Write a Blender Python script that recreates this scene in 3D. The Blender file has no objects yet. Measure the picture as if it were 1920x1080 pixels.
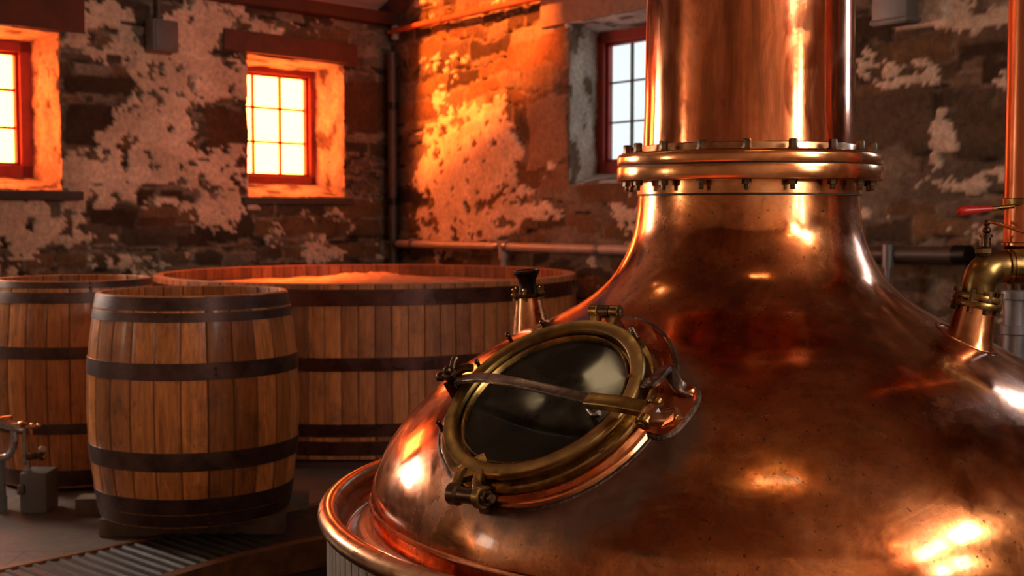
import bpy, bmesh, math, random
import numpy as np
from mathutils import Vector, Matrix, noise as mnoise
random.seed(7)
PI = math.pi
scn = bpy.context.scene
COL = scn.collection

# ------------------------------------------------------------------ camera
F = 2400.0
CAMZ = 1.4
PITCH = math.atan(140.0 / F)
cam = bpy.data.cameras.new('camera'); camo = bpy.data.objects.new('camera', cam); COL.objects.link(camo)
cam.sensor_width = 36.0; cam.lens = 36.0 * F / 1920.0
cam.clip_start = 0.05; cam.clip_end = 100
camo.location = (0, 0, CAMZ); camo.rotation_euler = (PI / 2 - PITCH, 0, 0)
cam.dof.use_dof = True; cam.dof.focus_distance = 3.05; cam.dof.aperture_fstop = 5.0
scn.camera = camo
vs = scn.view_settings
vs.view_transform = 'Standard'; vs.look = 'None'; vs.gamma = 1.0; vs.exposure = 0.3
vs.use_curve_mapping = False

O = Vector((0, 0, CAMZ))
FW = Vector((0, math.cos(PITCH), -math.sin(PITCH)))
UP = Vector((0, math.sin(PITCH), math.cos(PITCH)))
def ray(px, py):
    return FW + Vector((1, 0, 0)) * ((px - 960) / F) + UP * ((540 - py) / F)
def P(px, py, Y):
    d = ray(px, py); return O + d * (Y / d.y)
def G(px, py, z=0.0):
    d = ray(px, py); return O + d * ((z - CAMZ) / d.z)
def on_plane(px, py, c, n):
    d = ray(px, py); return O + d * ((c - O).dot(n) / d.dot(n))

# ------------------------------------------------------------------ mesh building
class MB:
    def __init__(s): s.v = []; s.f = []; s.c = []
    def add(s, verts, faces, col=None):
        b = len(s.v); s.v += [Vector(p) for p in verts]
        s.f += [tuple(i + b for i in f) for f in faces]
        s.c += [col or (1, 1, 1)] * len(verts) if not isinstance(col, list) else col
        return s
    def lathe(s, prof, seg=48, M=Matrix(), close=False, arc=None, cap0=False, cap1=False):
        vs_, fs = [], []; n = len(prof)
        full = arc is None; a0, a1 = (0, 2 * PI) if full else arc
        m = seg if full else seg + 1
        for i in range(m):
            a = a0 + (a1 - a0) * i / seg; c, q = math.cos(a), math.sin(a)
            for r, z in prof: vs_.append(M @ Vector((r * c, r * q, z)))
        for i in range(seg):
            j = (i + 1) % m
            for k in range(n if close else n - 1):
                l = (k + 1) % n
                fs.append((i * n + k, j * n + k, j * n + l, i * n + l))
        if cap0: fs.append(tuple(i * n for i in range(m))[::-1])
        if cap1: fs.append(tuple(i * n + n - 1 for i in range(m)))
        return s.add(vs_, fs)
    def cyl(s, p0, p1, r0, r1=None, seg=20, ch=0.0):
        p0, p1 = Vector(p0), Vector(p1); r1 = r0 if r1 is None else r1
        L = (p1 - p0).length; M = frame(p0, p1 - p0)
        pr = [(r0 - ch, 0), (r0, ch), (r1, L - ch), (r1 - ch, L)] if ch > 0 else [(r0, 0), (r1, L)]
        return s.lathe(pr, seg, M, cap0=True, cap1=True)
    def box(s, size, M=Matrix(), ch=0.0):
        x, y, z = [q / 2 for q in size]
        if ch <= 0:
            vv = [Vector((a * x, b * y, c * z)) for a in (-1, 1) for b in (-1, 1) for c in (-1, 1)]
            ff = [(0, 1, 3, 2), (4, 6, 7, 5), (0, 4, 5, 1), (2, 3, 7, 6), (0, 2, 6, 4), (1, 5, 7, 3)]
            return s.add([M @ q for q in vv], ff)
        bm = bmesh.new(); bmesh.ops.create_cube(bm, size=1)
        for q in bm.verts: q.co = Vector((q.co.x * 2 * x, q.co.y * 2 * y, q.co.z * 2 * z))
        bmesh.ops.bevel(bm, geom=list(bm.edges), offset=ch, segments=2, affect='EDGES', profile=0.6)
        bm.verts.index_update()
        s.add([M @ q.co for q in bm.verts], [tuple(w.index for w in f.verts) for f in bm.faces]); bm.free(); return s
    def tube(s, pts, r, seg=14, sub=1, closed=False, flat=None, up=None, caps=True):
        pts = [Vector(p) for p in pts]
        if sub > 1: pts = spline(pts, sub, closed)
        n = len(pts); rs = r if isinstance(r, (list, tuple)) else None
        vs_, fs = [], []
        prev = None
        for i, p in enumerate(pts):
            t = (pts[(i + 1) % n] - pts[i - 1]) if (closed or 0 < i < n - 1) else (pts[1] - pts[0] if i == 0 else pts[-1] - pts[-2])
            t.normalize()
            if up is not None: u = Vector(up)
            elif prev is None: u = Vector((0, 0, 1)) if abs(t.z) < .9 else Vector((1, 0, 0))
            else: u = prev
            u = (u - t * u.dot(t)).normalized(); prev = u; w = t.cross(u)
            if rs: q = i / (n - 1) * (len(rs) - 1); k = min(int(q), len(rs) - 2); rr = rs[k] * (1 - q + k) + rs[k + 1] * (q - k)
            else: rr = r
            for j in range(seg):
                a = 2 * PI * j / seg
                if flat: vs_.append(p + u * (flat[0] / 2 * sq(math.cos(a))) + w * (flat[1] / 2 * sq(math.sin(a))))
                else: vs_.append(p + u * (rr * math.cos(a)) + w * (rr * math.sin(a)))
        for i in range(n if closed else n - 1):
            k = (i + 1) % n
            for j in range(seg):
                l = (j + 1) % seg; fs.append((i * seg + j, i * seg + l, k * seg + l, k * seg + j))
        if not closed and caps: fs.append(tuple(range(seg))[::-1]); fs.append(tuple((n - 1) * seg + j for j in range(seg)))
        return s.add(vs_, fs)
    def prism(s, poly, h, M=Matrix()):
        n = len(poly)
        vv = [M @ Vector((x, y, 0)) for x, y in poly] + [M @ Vector((x, y, h)) for x, y in poly]
        return s.add(vv, [tuple(range(n))[::-1], tuple(range(n, 2 * n))] + [(i, (i + 1) % n, n + (i + 1) % n, n + i) for i in range(n)])
    def sphere(s, c, r, seg=14, sc=(1, 1, 1)):
        pr = [(r * math.cos(a) + 1e-5, r * math.sin(a)) for a in [(-.5 + k / 8) * PI for k in range(9)]]
        M = Matrix.Translation(Vector(c)) @ Matrix.Diagonal((*sc, 1)); return s.lathe(pr, seg, M)
    def build(s, name, mat, parent=None, world=True, sharp=35, bevel=0, col=False):
        me = bpy.data.meshes.new(name)
        off = Vector((0, 0, 0))
        if parent is not None and world:
            p = parent
            while p is not None: off += p.location; p = p.parent
        me.from_pydata([tuple(q - off) for q in s.v], [], s.f); me.validate(); 
        bm = bmesh.new(); bm.from_mesh(me); bmesh.ops.recalc_face_normals(bm, faces=bm.faces); bm.to_mesh(me); bm.free()
        if col:
            at = me.color_attributes.new('Col', 'FLOAT_COLOR', 'POINT')
            at.data.foreach_set('color', [x for c in s.c for x in (c[0], c[1], c[2], 1)])
        me.shade_smooth()
        me.set_sharp_from_angle(angle=math.radians(sharp))
        me.materials.append(mat)
        o = bpy.data.objects.new(name, me); COL.objects.link(o); o.parent = parent
        if bevel:
            m = o.modifiers.new('bevel', 'BEVEL'); m.width = bevel; m.segments = 2; m.limit_method = 'ANGLE'
        return o
def sq(x): return math.copysign(abs(x) ** 0.35, x)
def frame(o, z, x=None):
    z = Vector(z).normalized()
    x = Vector(x) if x is not None else (Vector((1, 0, 0)) if abs(z.x) < .9 else Vector((0, 1, 0)))
    x = (x - z * x.dot(z)).normalized(); y = z.cross(x)
    return Matrix(((x.x, y.x, z.x, o[0]), (x.y, y.y, z.y, o[1]), (x.z, y.z, z.z, o[2]), (0, 0, 0, 1)))
def spline(pts, sub, closed=False):
    out = []; n = len(pts)
    for i in range(n if closed else n - 1):
        g = (lambda k: pts[k % n]) if closed else (lambda k: pts[max(0, min(n - 1, k))])
        a, b, c, d = g(i - 1), g(i), g(i + 1), g(i + 2)
        for k in range(sub):
            t = k / sub
            out.append(0.5 * ((2 * b) + (c - a) * t + (2 * a - 5 * b + 4 * c - d) * t * t + (3 * b - a - 3 * c + d) * t ** 3))
    if not closed: out.append(pts[-1])
    return out
def empty(name, loc, rz=0):
    o = bpy.data.objects.new(name, None); COL.objects.link(o); o.location = loc; o.rotation_euler.z = rz
    o.empty_display_size = .1; return o
def tag(o, label, cat, group=None, kind=None):
    o['label'] = label; o['category'] = cat
    if group: o['group'] = group
    if kind: o['kind'] = kind
    return o
def structure(o): o['kind'] = 'structure'; return o
def copy_tree(o, parent=None):
    c = o.copy(); COL.objects.link(c); c.parent = parent
    for ch in list(o.children): copy_tree(ch, c)
    return c

# ------------------------------------------------------------------ materials
class NT:
    def __init__(s, name):
        s.m = bpy.data.materials.new(name); s.m.use_nodes = True; s.t = s.m.node_tree; s.t.nodes.clear()
        s.out = s.n('ShaderNodeOutputMaterial')
    def n(s, typ, **kw):
        q = s.t.nodes.new(typ)
        for k, v in kw.items():
            if k.startswith('_'): setattr(q, k[1:], v)
            else: s.set(q, k.replace('__', ' '), v)
        return q
    def set(s, q, k, v):
        i = q.inputs[int(k[1:])] if k[0] == 'i' and k[1:].isdigit() else q.inputs[k]
        if isinstance(v, bpy.types.NodeSocket): s.t.links.new(v, i)
        else: i.default_value = v
    def coord(s, scale=(1, 1, 1), kind='Object'):
        c = s.n('ShaderNodeTexCoord'); m = s.n('ShaderNodeMapping'); s.t.links.new(c.outputs[kind], m.inputs['Vector'])
        m.inputs['Scale'].default_value = scale; return m.outputs[0]
    def noise(s, scale, detail=4, rough=.55, vec=None, dist=0.0):
        q = s.n('ShaderNodeTexNoise', Scale=scale, Detail=detail, Roughness=rough, Distortion=dist)
        if vec is not None: s.set(q, 'Vector', vec)
        return q.outputs[0]
    def ramp(s, fac, stops):
        q = s.n('ShaderNodeValToRGB'); s.set(q, 'Fac', fac); e = q.color_ramp.elements
        while len(e) < len(stops): e.new(.5)
        for el, (p, c) in zip(e, stops): el.position = p; el.color = (*c, 1) if not isinstance(c, float) else (c, c, c, 1)
        return q.outputs[0]
    def mix(s, fac, a, b, mode='MIX'):
        q = s.n('ShaderNodeMix', _data_type='RGBA', _blend_type=mode)
        s.set(q, 'i0', fac); s.set(q, 'i6', a if isinstance(a, bpy.types.NodeSocket) else (*a, 1)); s.set(q, 'i7', b if isinstance(b, bpy.types.NodeSocket) else (*b, 1))
        return q.outputs[2]
    def math(s, op, a, b=0.0, c=None):
        q = s.n('ShaderNodeMath', _operation=op); s.set(q, 'i0', a); s.set(q, 'i1', b)
        if c is not None: s.set(q, 'i2', c)
        return q.outputs[0]
    def maprange(s, v, a, b, c=0.0, d=1.0):
        q = s.n('ShaderNodeMapRange'); s.set(q, 'Value', v)
        for k, x in zip(('From Min', 'From Max', 'To Min', 'To Max'), (a, b, c, d)): q.inputs[k].default_value = x
        return q.outputs[0]
    def bump(s, h, strength=.3, dist=.01, nrm=None):
        q = s.n('ShaderNodeBump', Strength=strength, Distance=dist, Height=h)
        if nrm is not None: s.set(q, 'Normal', nrm)
        return q.outputs[0]
    def bsdf(s, col, rough=.5, metal=0.0, nrm=None, spec=None, **kw):
        q = s.n('ShaderNodeBsdfPrincipled'); s.set(q, 'Base Color', col if isinstance(col, bpy.types.NodeSocket) else (*col, 1))
        s.set(q, 'Roughness', rough); s.set(q, 'Metallic', metal)
        if nrm is not None: s.set(q, 'Normal', nrm)
        if spec is not None: s.set(q, 'Specular IOR Level', spec)
        for k, v in kw.items(): s.set(q, k.replace('_', ' '), v)
        s.t.links.new(q.outputs[0], s.out.inputs[0]); return s.m

def plain(name, c, rough=.5, metal=0.0, var=.25, scale=14, bump=.15, spec=None):
    t = NT(name); v = t.coord()
    n = t.noise(scale, 5, .6, v); n2 = t.noise(scale * 6, 3, .6, v)
    lo = tuple(x * (1 - var) for x in c); hi = tuple(min(1, x * (1 + var)) for x in c)
    col = t.ramp(n, [(.3, lo), (.7, hi)])
    r = t.maprange(n, .3, .7, max(.05, rough - .1), min(1, rough + .1))
    return t.bsdf(col, r, metal, t.bump(n2, bump, .004), spec)

def metal_patina(name, stops, rough=(.2, .38), scale=(4, 4, 4), nscale=3.0, bump=.08, coat=0.0, extra=None):
    t = NT(name); v = t.coord(scale); w = t.coord()
    a = t.noise(nscale, 8, .62, v, .6); b = t.noise(22, 5, .6, w)
    fac = t.math('ADD', t.math('MULTIPLY', a, .8), t.math('MULTIPLY', b, .2))
    col = t.ramp(fac, stops)
    r = t.maprange(t.noise(nscale * 1.7, 6, .6, v, .3), .35, .7, rough[0], rough[1])
    if extra: col, r = extra(t, col, r, w)
    h = t.math('ADD', t.math('MULTIPLY', t.noise(5, 3, .5, w), 1.0), t.math('MULTIPLY', t.noise(60, 3, .6, w), .12))
    return t.bsdf(col, r, 1.0, t.bump(h, bump, .02), Coat_Weight=coat, Coat_Roughness=.09)

# ------------------------------------------------------------------ the still: profile
YS = 3.6
AX = P(1399, 620, YS); AX = Vector((AX.x, AX.y, 0))
def sil(px, py):
    d = ray(px, py); h = Vector((d.x, d.y)); L = h.length; h /= L
    A = Vector((AX.x, AX.y)); s = A.dot(h); r = abs(A.x * h.y - A.y * h.x)
    return (r, CAMZ + d.z / L * s)
pot_px = [(1197, 366), (1194, 400), (1187, 440), (1171, 480), (1146, 520), (1104, 558), (1052, 589), (1000, 614), (950, 639),
          (900, 669), (850, 705), (800, 750), (755, 800), (722, 850), (702, 900), (694, 945), (692, 990)]
pot_prof = [Vector(sil(*q)) for q in pot_px]
pot_prof = spline(pot_prof, 8)
pot_prof = [(q.x, q.y) for q in pot_prof]
PZ = np.array([q[1] for q in pot_prof])[::-1]; PR = np.array([q[0] for q in pot_prof])[::-1]
def pot_r(z): return float(np.interp(z, PZ, PR))
def pot_z(r):
    return float(np.interp(r, PR[::-1], PZ[::-1]))
def pot_in(p):
    return math.hypot(p.x - AX.x, p.y - AX.y) < pot_r(p.z) if p.z > PZ[0] else True
def march(p, d, step=.01, far=6):
    d = d.normalized(); t = 0
    while t < far:
        if pot_in(p + d * t):
            lo, hi = t - step, t
            for _ in range(20):
                m = (lo + hi) / 2
                if pot_in(p + d * m): hi = m
                else: lo = m
            return p + d * hi
        t += step
    return None
def pot_n(p):
    e = .012; dr = (pot_r(p.z + e) - pot_r(p.z - e)) / (2 * e)
    h = Vector((p.x - AX.x, p.y - AX.y, 0)).normalized()
    return Vector((h.x, h.y, -dr)).normalized()

# manway frame
MQ = march(O + ray(1052, 792) * 1.5, ray(1052, 792)); MN = pot_n(MQ)
MN = (MN + Vector((-.02, .02, .06))).normalized()
dM = ray(1020, 747)
MH = .045
# ring centre: on the pixel ray, MH above the tangent plane at MQ
MC = O + dM * (((MQ + MN * MH) - O).dot(MN) / dM.dot(MN))
MX = on_plane(1195, 632, MC, MN) - MC; MX.normalize()
MM = frame(MC, MN, MX)
MR = .205 / F * 1000 * (MC - O).dot(FW)
def onpot_(px, py):
    d = ray(px, py); return march(O + d * 1.2, d)
def mp(px, py, h=0.0): return on_plane(px, py, MC + MN * h, MN)
WCEN = onpot_(1062, 790)
print('MANWAY', MQ, MN, MC, MR, 'pot R', max(PR), 'pot z', PZ[0], PZ[-1])

# ------------------------------------------------------------------ copper etc.
def weld_extra(t, col, r, w):
    # grey oxide left round the welded manway, shape of its own
    d = t.n('ShaderNodeVectorMath', _operation='DISTANCE'); t.set(d, 'i0', w); c = WCEN - AX + Vector((0, 0, 1.2)); d.inputs[1].default_value = tuple(c)
    q = t.math('ADD', d.outputs['Value'], t.math('MULTIPLY', t.math('SUBTRACT', t.noise(9, 5, .6, w), .5), .14))
    # streaks running down the skirt
    st = t.noise(2.2, 7, .7, t.coord((9, 9, .9)), .4)
    col = t.mix(t.maprange(st, .52, .74, 0, .6), col, (.42, .16, .05))
    st2 = t.noise(3.2, 7, .7, t.coord((6, 6, 1.2)), .4)
    col = t.mix(t.maprange(st2, .5, .72, 0, .6), col, (.22, .085, .03))
    mt = t.noise(6.5, 7, .68, w, 1.2); col = t.mix(t.maprange(mt, .46, .66, 0, .5), col, (.16, .055, .022)); r = t.math('ADD', r, t.maprange(mt, .45, .7, -.03, .10))
    pa = t.noise(3.4, 8, .72, t.coord((1, 1, 1.5)), 1.6); col = t.mix(t.maprange(pa, .50, .68, 0, .6), col, (.86, .33, .10))
    pb = t.noise(4.6, 9, .75, t.coord((1.2, 1.2, 1)), .9); col = t.mix(t.maprange(pb, .50, .68, 0, .65), col, (.13, .045, .022)); r = t.math('ADD', r, t.maprange(pb, .5, .62, 0, .08))
    sp = t.noise(90, 2, .5, w); col = t.mix(t.maprange(sp, .66, .72, 0, .7), col, (.05, .03, .02))
    m = t.maprange(q, .29, .36, 1, 0); col = t.mix(t.math('MULTIPLY', m, .8), col, (.14, .105, .085))
    r = t.math('ADD', r, t.math('MULTIPLY', m, .3))
    return col, r
COPPER = metal_patina('copper_pot', [(.33, (.27, .070, .019)), (.46, (.53, .155, .043)), (.56, (.67, .24, .08)), (.68, (.84, .37, .17))],
                      (.11, .27), (1.6, 1.6, 2.2), 2.2, .05, coat=.5, extra=weld_extra)
def neck_extra(t, col, r, w):
    st = t.noise(3, 6, .65, t.coord((10, 10, .8)), .2)
    col = t.mix(t.maprange(st, .46, .66, 0, .75), col, (.26, .075, .022))
    pa = t.noise(4, 8, .72, t.coord((1.5, 1.5, .7)), 1.2); col = t.mix(t.maprange(pa, .53, .62, 0, .5), col, (.20, .07, .028)); r = t.math('ADD', r, t.maprange(pa, .48, .6, 0, .1))
    return col, r
COPPER_NECK = metal_patina('copper_neck', [(.34, (.40, .095, .03)), (.5, (.72, .205, .07)), (.66, (.88, .33, .16))], (.07, .2), (3, 3, .9), 1.8, .04, coat=.5, extra=neck_extra)
COPPER_SATIN = metal_patina('copper_satin', [(.35, (.50, .15, .06)), (.55, (.66, .22, .09)), (.7, (.78, .30, .14))], (.30, .42), (3, 3, .8), 1.8, .04, coat=.3)
COPPER_PLAIN = metal_patina('copper_plain', [(.35, (.50, .16, .05)), (.55, (.75, .32, .13)), (.7, (.88, .45, .22))], (.18, .32), (5, 5, 5), 2.0, .05, coat=.6)
COPPER_FLANGE = metal_patina('copper_flange', [(.35, (.55, .19, .06)), (.55, (.80, .36, .14)), (.7, (.9, .48, .24))], (.16, .28), (5, 5, 9), 2.0, .04, coat=.6)
RIMC = metal_patina('rim_copper', [(.3, (.30, .13, .055)), (.5, (.50, .25, .11)), (.7, (.66, .38, .19))], (.26, .42), (5, 5, 5), 3, .08, coat=.6)
BRASS = metal_patina('aged_brass', [(.32, (.10, .06, .022)), (.5, (.27, .16, .05)), (.68, (.52, .33, .11))], (.24, .42), (6, 6, 6), 2.6, .1)
BRASS_B = metal_patina('bright_brass', [(.3, (.15, .095, .032)), (.55, (.33, .21, .07)), (.7, (.50, .33, .12))], (.28, .42), (6, 6, 6), 2.6, .06)
BRONZE = metal_patina('dark_bronze', [(.3, (.035, .022, .014)), (.55, (.13, .08, .045)), (.72, (.30, .19, .10))], (.25, .45), (8, 8, 8), 3, .15)
STEEL = metal_patina('worn_steel', [(.3, (.12, .09, .08)), (.55, (.24, .19, .17)), (.72, (.42, .36, .34))], (.25, .4), (8, 8, 8), 3, .1)
WELD = plain('weld_oxide', (.10, .062, .045), .5, .8, .5, 26, .9)
SILVERWELD = plain('silver_solder', (.60, .54, .52), .38, .9, .3, 60, .9)
GALV = plain('grey_pipe_paint', (.20, .20, .21), .38, .5, .15, 12, .1)
IRON = plain('iron_hoop', (.095, .052, .040), .42, .6, .5, 11, .35)
DARKBAND = plain('dark_seam', (.05, .03, .02), .5, .6, .3, 20, .2)
BLACKMETAL = plain('black_cup_metal', (.02, .013, .010), .4, .7, .4, 20, .2)
RED = plain('red_handle_paint', (.42, .012, .010), .3, 0, .15, 12, .05)
REDWOOD = plain('red_frame_paint', (.30, .030, .016), .5, 0, .2, 10, .2)
LINTEL = plain('lintel_timber', (.115, .034, .016), .8, 0, .35, 6, .5)
GRANITE = plain('granite_lintel', (.25, .17, .125), .85, 0, .25, 18, .5)
SLATE = plain('slate_sill', (.05, .042, .036), .7, 0, .35, 14, .4)
SOFFIT = plain('painted_boards', (.55, .42, .33), .8, 0, .08, 3, .1)
DARKBOARD = plain('smoke_dark_boards', (.20, .115, .07), .7, 0, .3, 5, .4)  # unseen flat ceiling, made dark to dim its reflection in the manway glass
BEAM = plain('dark_beam', (.06, .018, .010), .7, 0, .4, 5, .4)
REDPIPE = plain('red_oxide_pipe', (.36, .085, .035), .5, 0, .2, 9, .1)
PIPEPAINT = plain('pale_pipe_paint', (.40, .33, .29), .45, .1, .2, 9, .1)
DARKPIPE = plain('brown_pipe_paint', (.07, .045, .033), .5, .1, .3, 9, .1)
BOXGREY = plain('grey_box_paint', (.13, .12, .11), .5, .2, .15, 9, .1)
DARKSTONE = plain('pit_stone', (.05, .035, .026), .9, 0, .4, 5, .5)
TIMBER = plain('block_timber', (.13, .085, .06), .8, 0, .35, 12, .5)

def glass_mat():
    t = NT('manway_glass'); w = t.coord()
    n = t.noise(6, 6, .6, w, .5)
    col = t.ramp(n, [(.35, (.008, .007, .005)), (.6, (.022, .019, .012)), (.75, (.05, .045, .03))])
    return t.bsdf(col, t.maprange(n, .4, .75, .05, .2), 0, None, .14)
GLASS = glass_mat()

def wood_mat(name, mul=1.0, rough=(.26, .45)):
    t = NT(name); a = t.n('ShaderNodeVertexColor', _layer_name='Col').outputs[0]
    v = t.coord((14, 14, 1.3)); w = t.coord()
    g = t.noise(3.5, 8, .7, v, .8); b = t.noise(5, 6, .65, w, .3)
    c = t.mix(1.0, a, t.ramp(g, [(.3, (.45, .40, .36)), (.52, (.85, .85, .85)), (.72, (1.25, 1.2, 1.1))]), 'MULTIPLY')
    c = t.mix(t.maprange(b, .52, .72, 0, .55), c, (.035, .016, .008))
    st = t.noise(2.6, 6, .7, t.coord((5, 5, 2.2)), 1.2)
    c = t.mix(t.maprange(st, .60, .72, 0, .7), c, (.025, .012, .007))
    c = t.mix(1.0, c, (mul, mul, mul), 'MULTIPLY')
    r = t.maprange(b, .3, .7, rough[0], rough[1])
    return t.bsdf(c, r, 0, t.bump(g, .35, .006), .4, Coat_Weight=.35, Coat_Roughness=.2)
WOOD = wood_mat('barrel_oak'); WOODT = wood_mat('tub_larch', 1.0, (.4, .6))
RIMWOOD = plain('cut_rim_wood', (.42, .20, .10), .6, 0, .25, 16, .3)

def foam_mat():
    t = NT('mash_foam'); w = t.coord(); n = t.noise(9, 7, .65, w); 
    return t.bsdf(t.ramp(n, [(.35, (.30, .17, .11)), (.6, (.46, .30, .21))]), .75, 0, t.bump(t.noise(30, 5, .6, w), .6, .02))
def wall_mat():
    t = NT('rubble_stone'); a = t.n('ShaderNodeVertexColor', _layer_name='Col').outputs[0]; w = t.coord()
    n = t.noise(28, 6, .65, w); m = t.noise(3.2, 5, .6, w)
    c = t.mix(1.0, a, t.ramp(n, [(.3, (.68, .66, .62)), (.68, (1.22, 1.2, 1.18))]), 'MULTIPLY')
    c = t.mix(1.0, c, t.ramp(m, [(.35, (.75, .72, .68)), (.65, (1.1, 1.08, 1.05))]), 'MULTIPLY')
    return t.bsdf(c, .88, 0, t.bump(n, .5, .012), .25)
WALL = wall_mat()
def floor_mat():
    t = NT('worn_concrete'); w = t.coord()
    a = t.noise(1.6, 7, .65, w, .5); b = t.noise(24, 5, .6, w)
    c = t.ramp(a, [(.32, (.085, .060, .046)), (.5, (.15, .112, .090)), (.68, (.215, .165, .135))])
    c = t.mix(1.0, c, t.ramp(b, [(.3, (.75, .75, .75)), (.7, (1.12, 1.12, 1.12))]), 'MULTIPLY')
    # saw-cut slab joints
    br = t.n('ShaderNodeTexBrick', Scale=.62); t.set(br, 'Vector', t.coord((1, 1, 1))); br.inputs['Mortar Size'].default_value = .003
    br.offset = .5
    j = br.outputs['Fac']
    c = t.mix(t.math('MULTIPLY', j, .45), c, (.03, .02, .015))
    return t.bsdf(c, t.maprange(a, .3, .7, .5, .75), 0, t.bump(b, .25, .006), .4)
FLOOR = floor_mat()
def emis(name, col, strength, grid=None):
    t = NT(name); w = t.coord(); n = t.noise(2.5, 3, .5, w)
    c = t.mix(t.maprange(n, .3, .7, 0, .12), col, tuple(x * .7 for x in col))
    e = t.n('ShaderNodeEmission', Color=c, Strength=strength); t.t.links.new(e.outputs[0], t.out.inputs[0]); return t.m
SUNPANE = emis('sunset_lit_pane', (1, .165, .032), 23)
DAYPANE = emis('daylight_pane', (.90, .97, 1.0), .85)
COOLPANE = emis('bright_daylight_pane', (.66, .84, 1.0), 8.0)
ROOMPANE = emis('white_daylight_pane', (1.0, .90, .80), 38.0)
ADDEDPANE = emis('warm_daylight_pane', (1.0, .82, .68), 34.0)

# ------------------------------------------------------------------ noise for wall meshes
class Lat:
    def __init__(s, seed): s.t = np.random.RandomState(seed).rand(257, 257)
    def __call__(s, x, y):
        xi = np.floor(x).astype(int); yi = np.floor(y).astype(int); fx = x - xi; fy = y - yi
        fx = fx * fx * (3 - 2 * fx); fy = fy * fy * (3 - 2 * fy); xi &= 255; yi &= 255
        t = s.t; return (t[xi, yi] * (1 - fx) + t[xi + 1, yi] * fx) * (1 - fy) + (t[xi, yi + 1] * (1 - fx) + t[xi + 1, yi + 1] * fx) * fy
def fbm(x, y, seed, octv=5, gain=.55):
    o = 0; a = .5; tot = 0
    for k in range(octv):
        o = o + a * Lat(seed + k)(x * 2 ** k + 13.7 * k + 50, y * 2 ** k + 7.1 * k + 50); tot += a; a *= gain
    return o / tot
def sst(a, b, x): t = np.clip((x - a) / (b - a), 0, 1); return t * t * (3 - 2 * t)

# ------------------------------------------------------------------ room
CN = Vector((-1.03, 11.0, 0))
DL = Vector((-.67, -.742, 0)).normalized(); NL = Vector((-DL.y * -1, 0, 0))
NL = Vector((-.742, .67, 0)).normalized()            # outward of left wall
DB = Vector((.58, -.815, 0)).normalized(); NB = Vector((.815, .58, 0)).normalized()
def wall_sz(D, N, px, py):
    q = on_plane(px, py, CN, N); return ((q - CN).dot(D), q.z)

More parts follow.
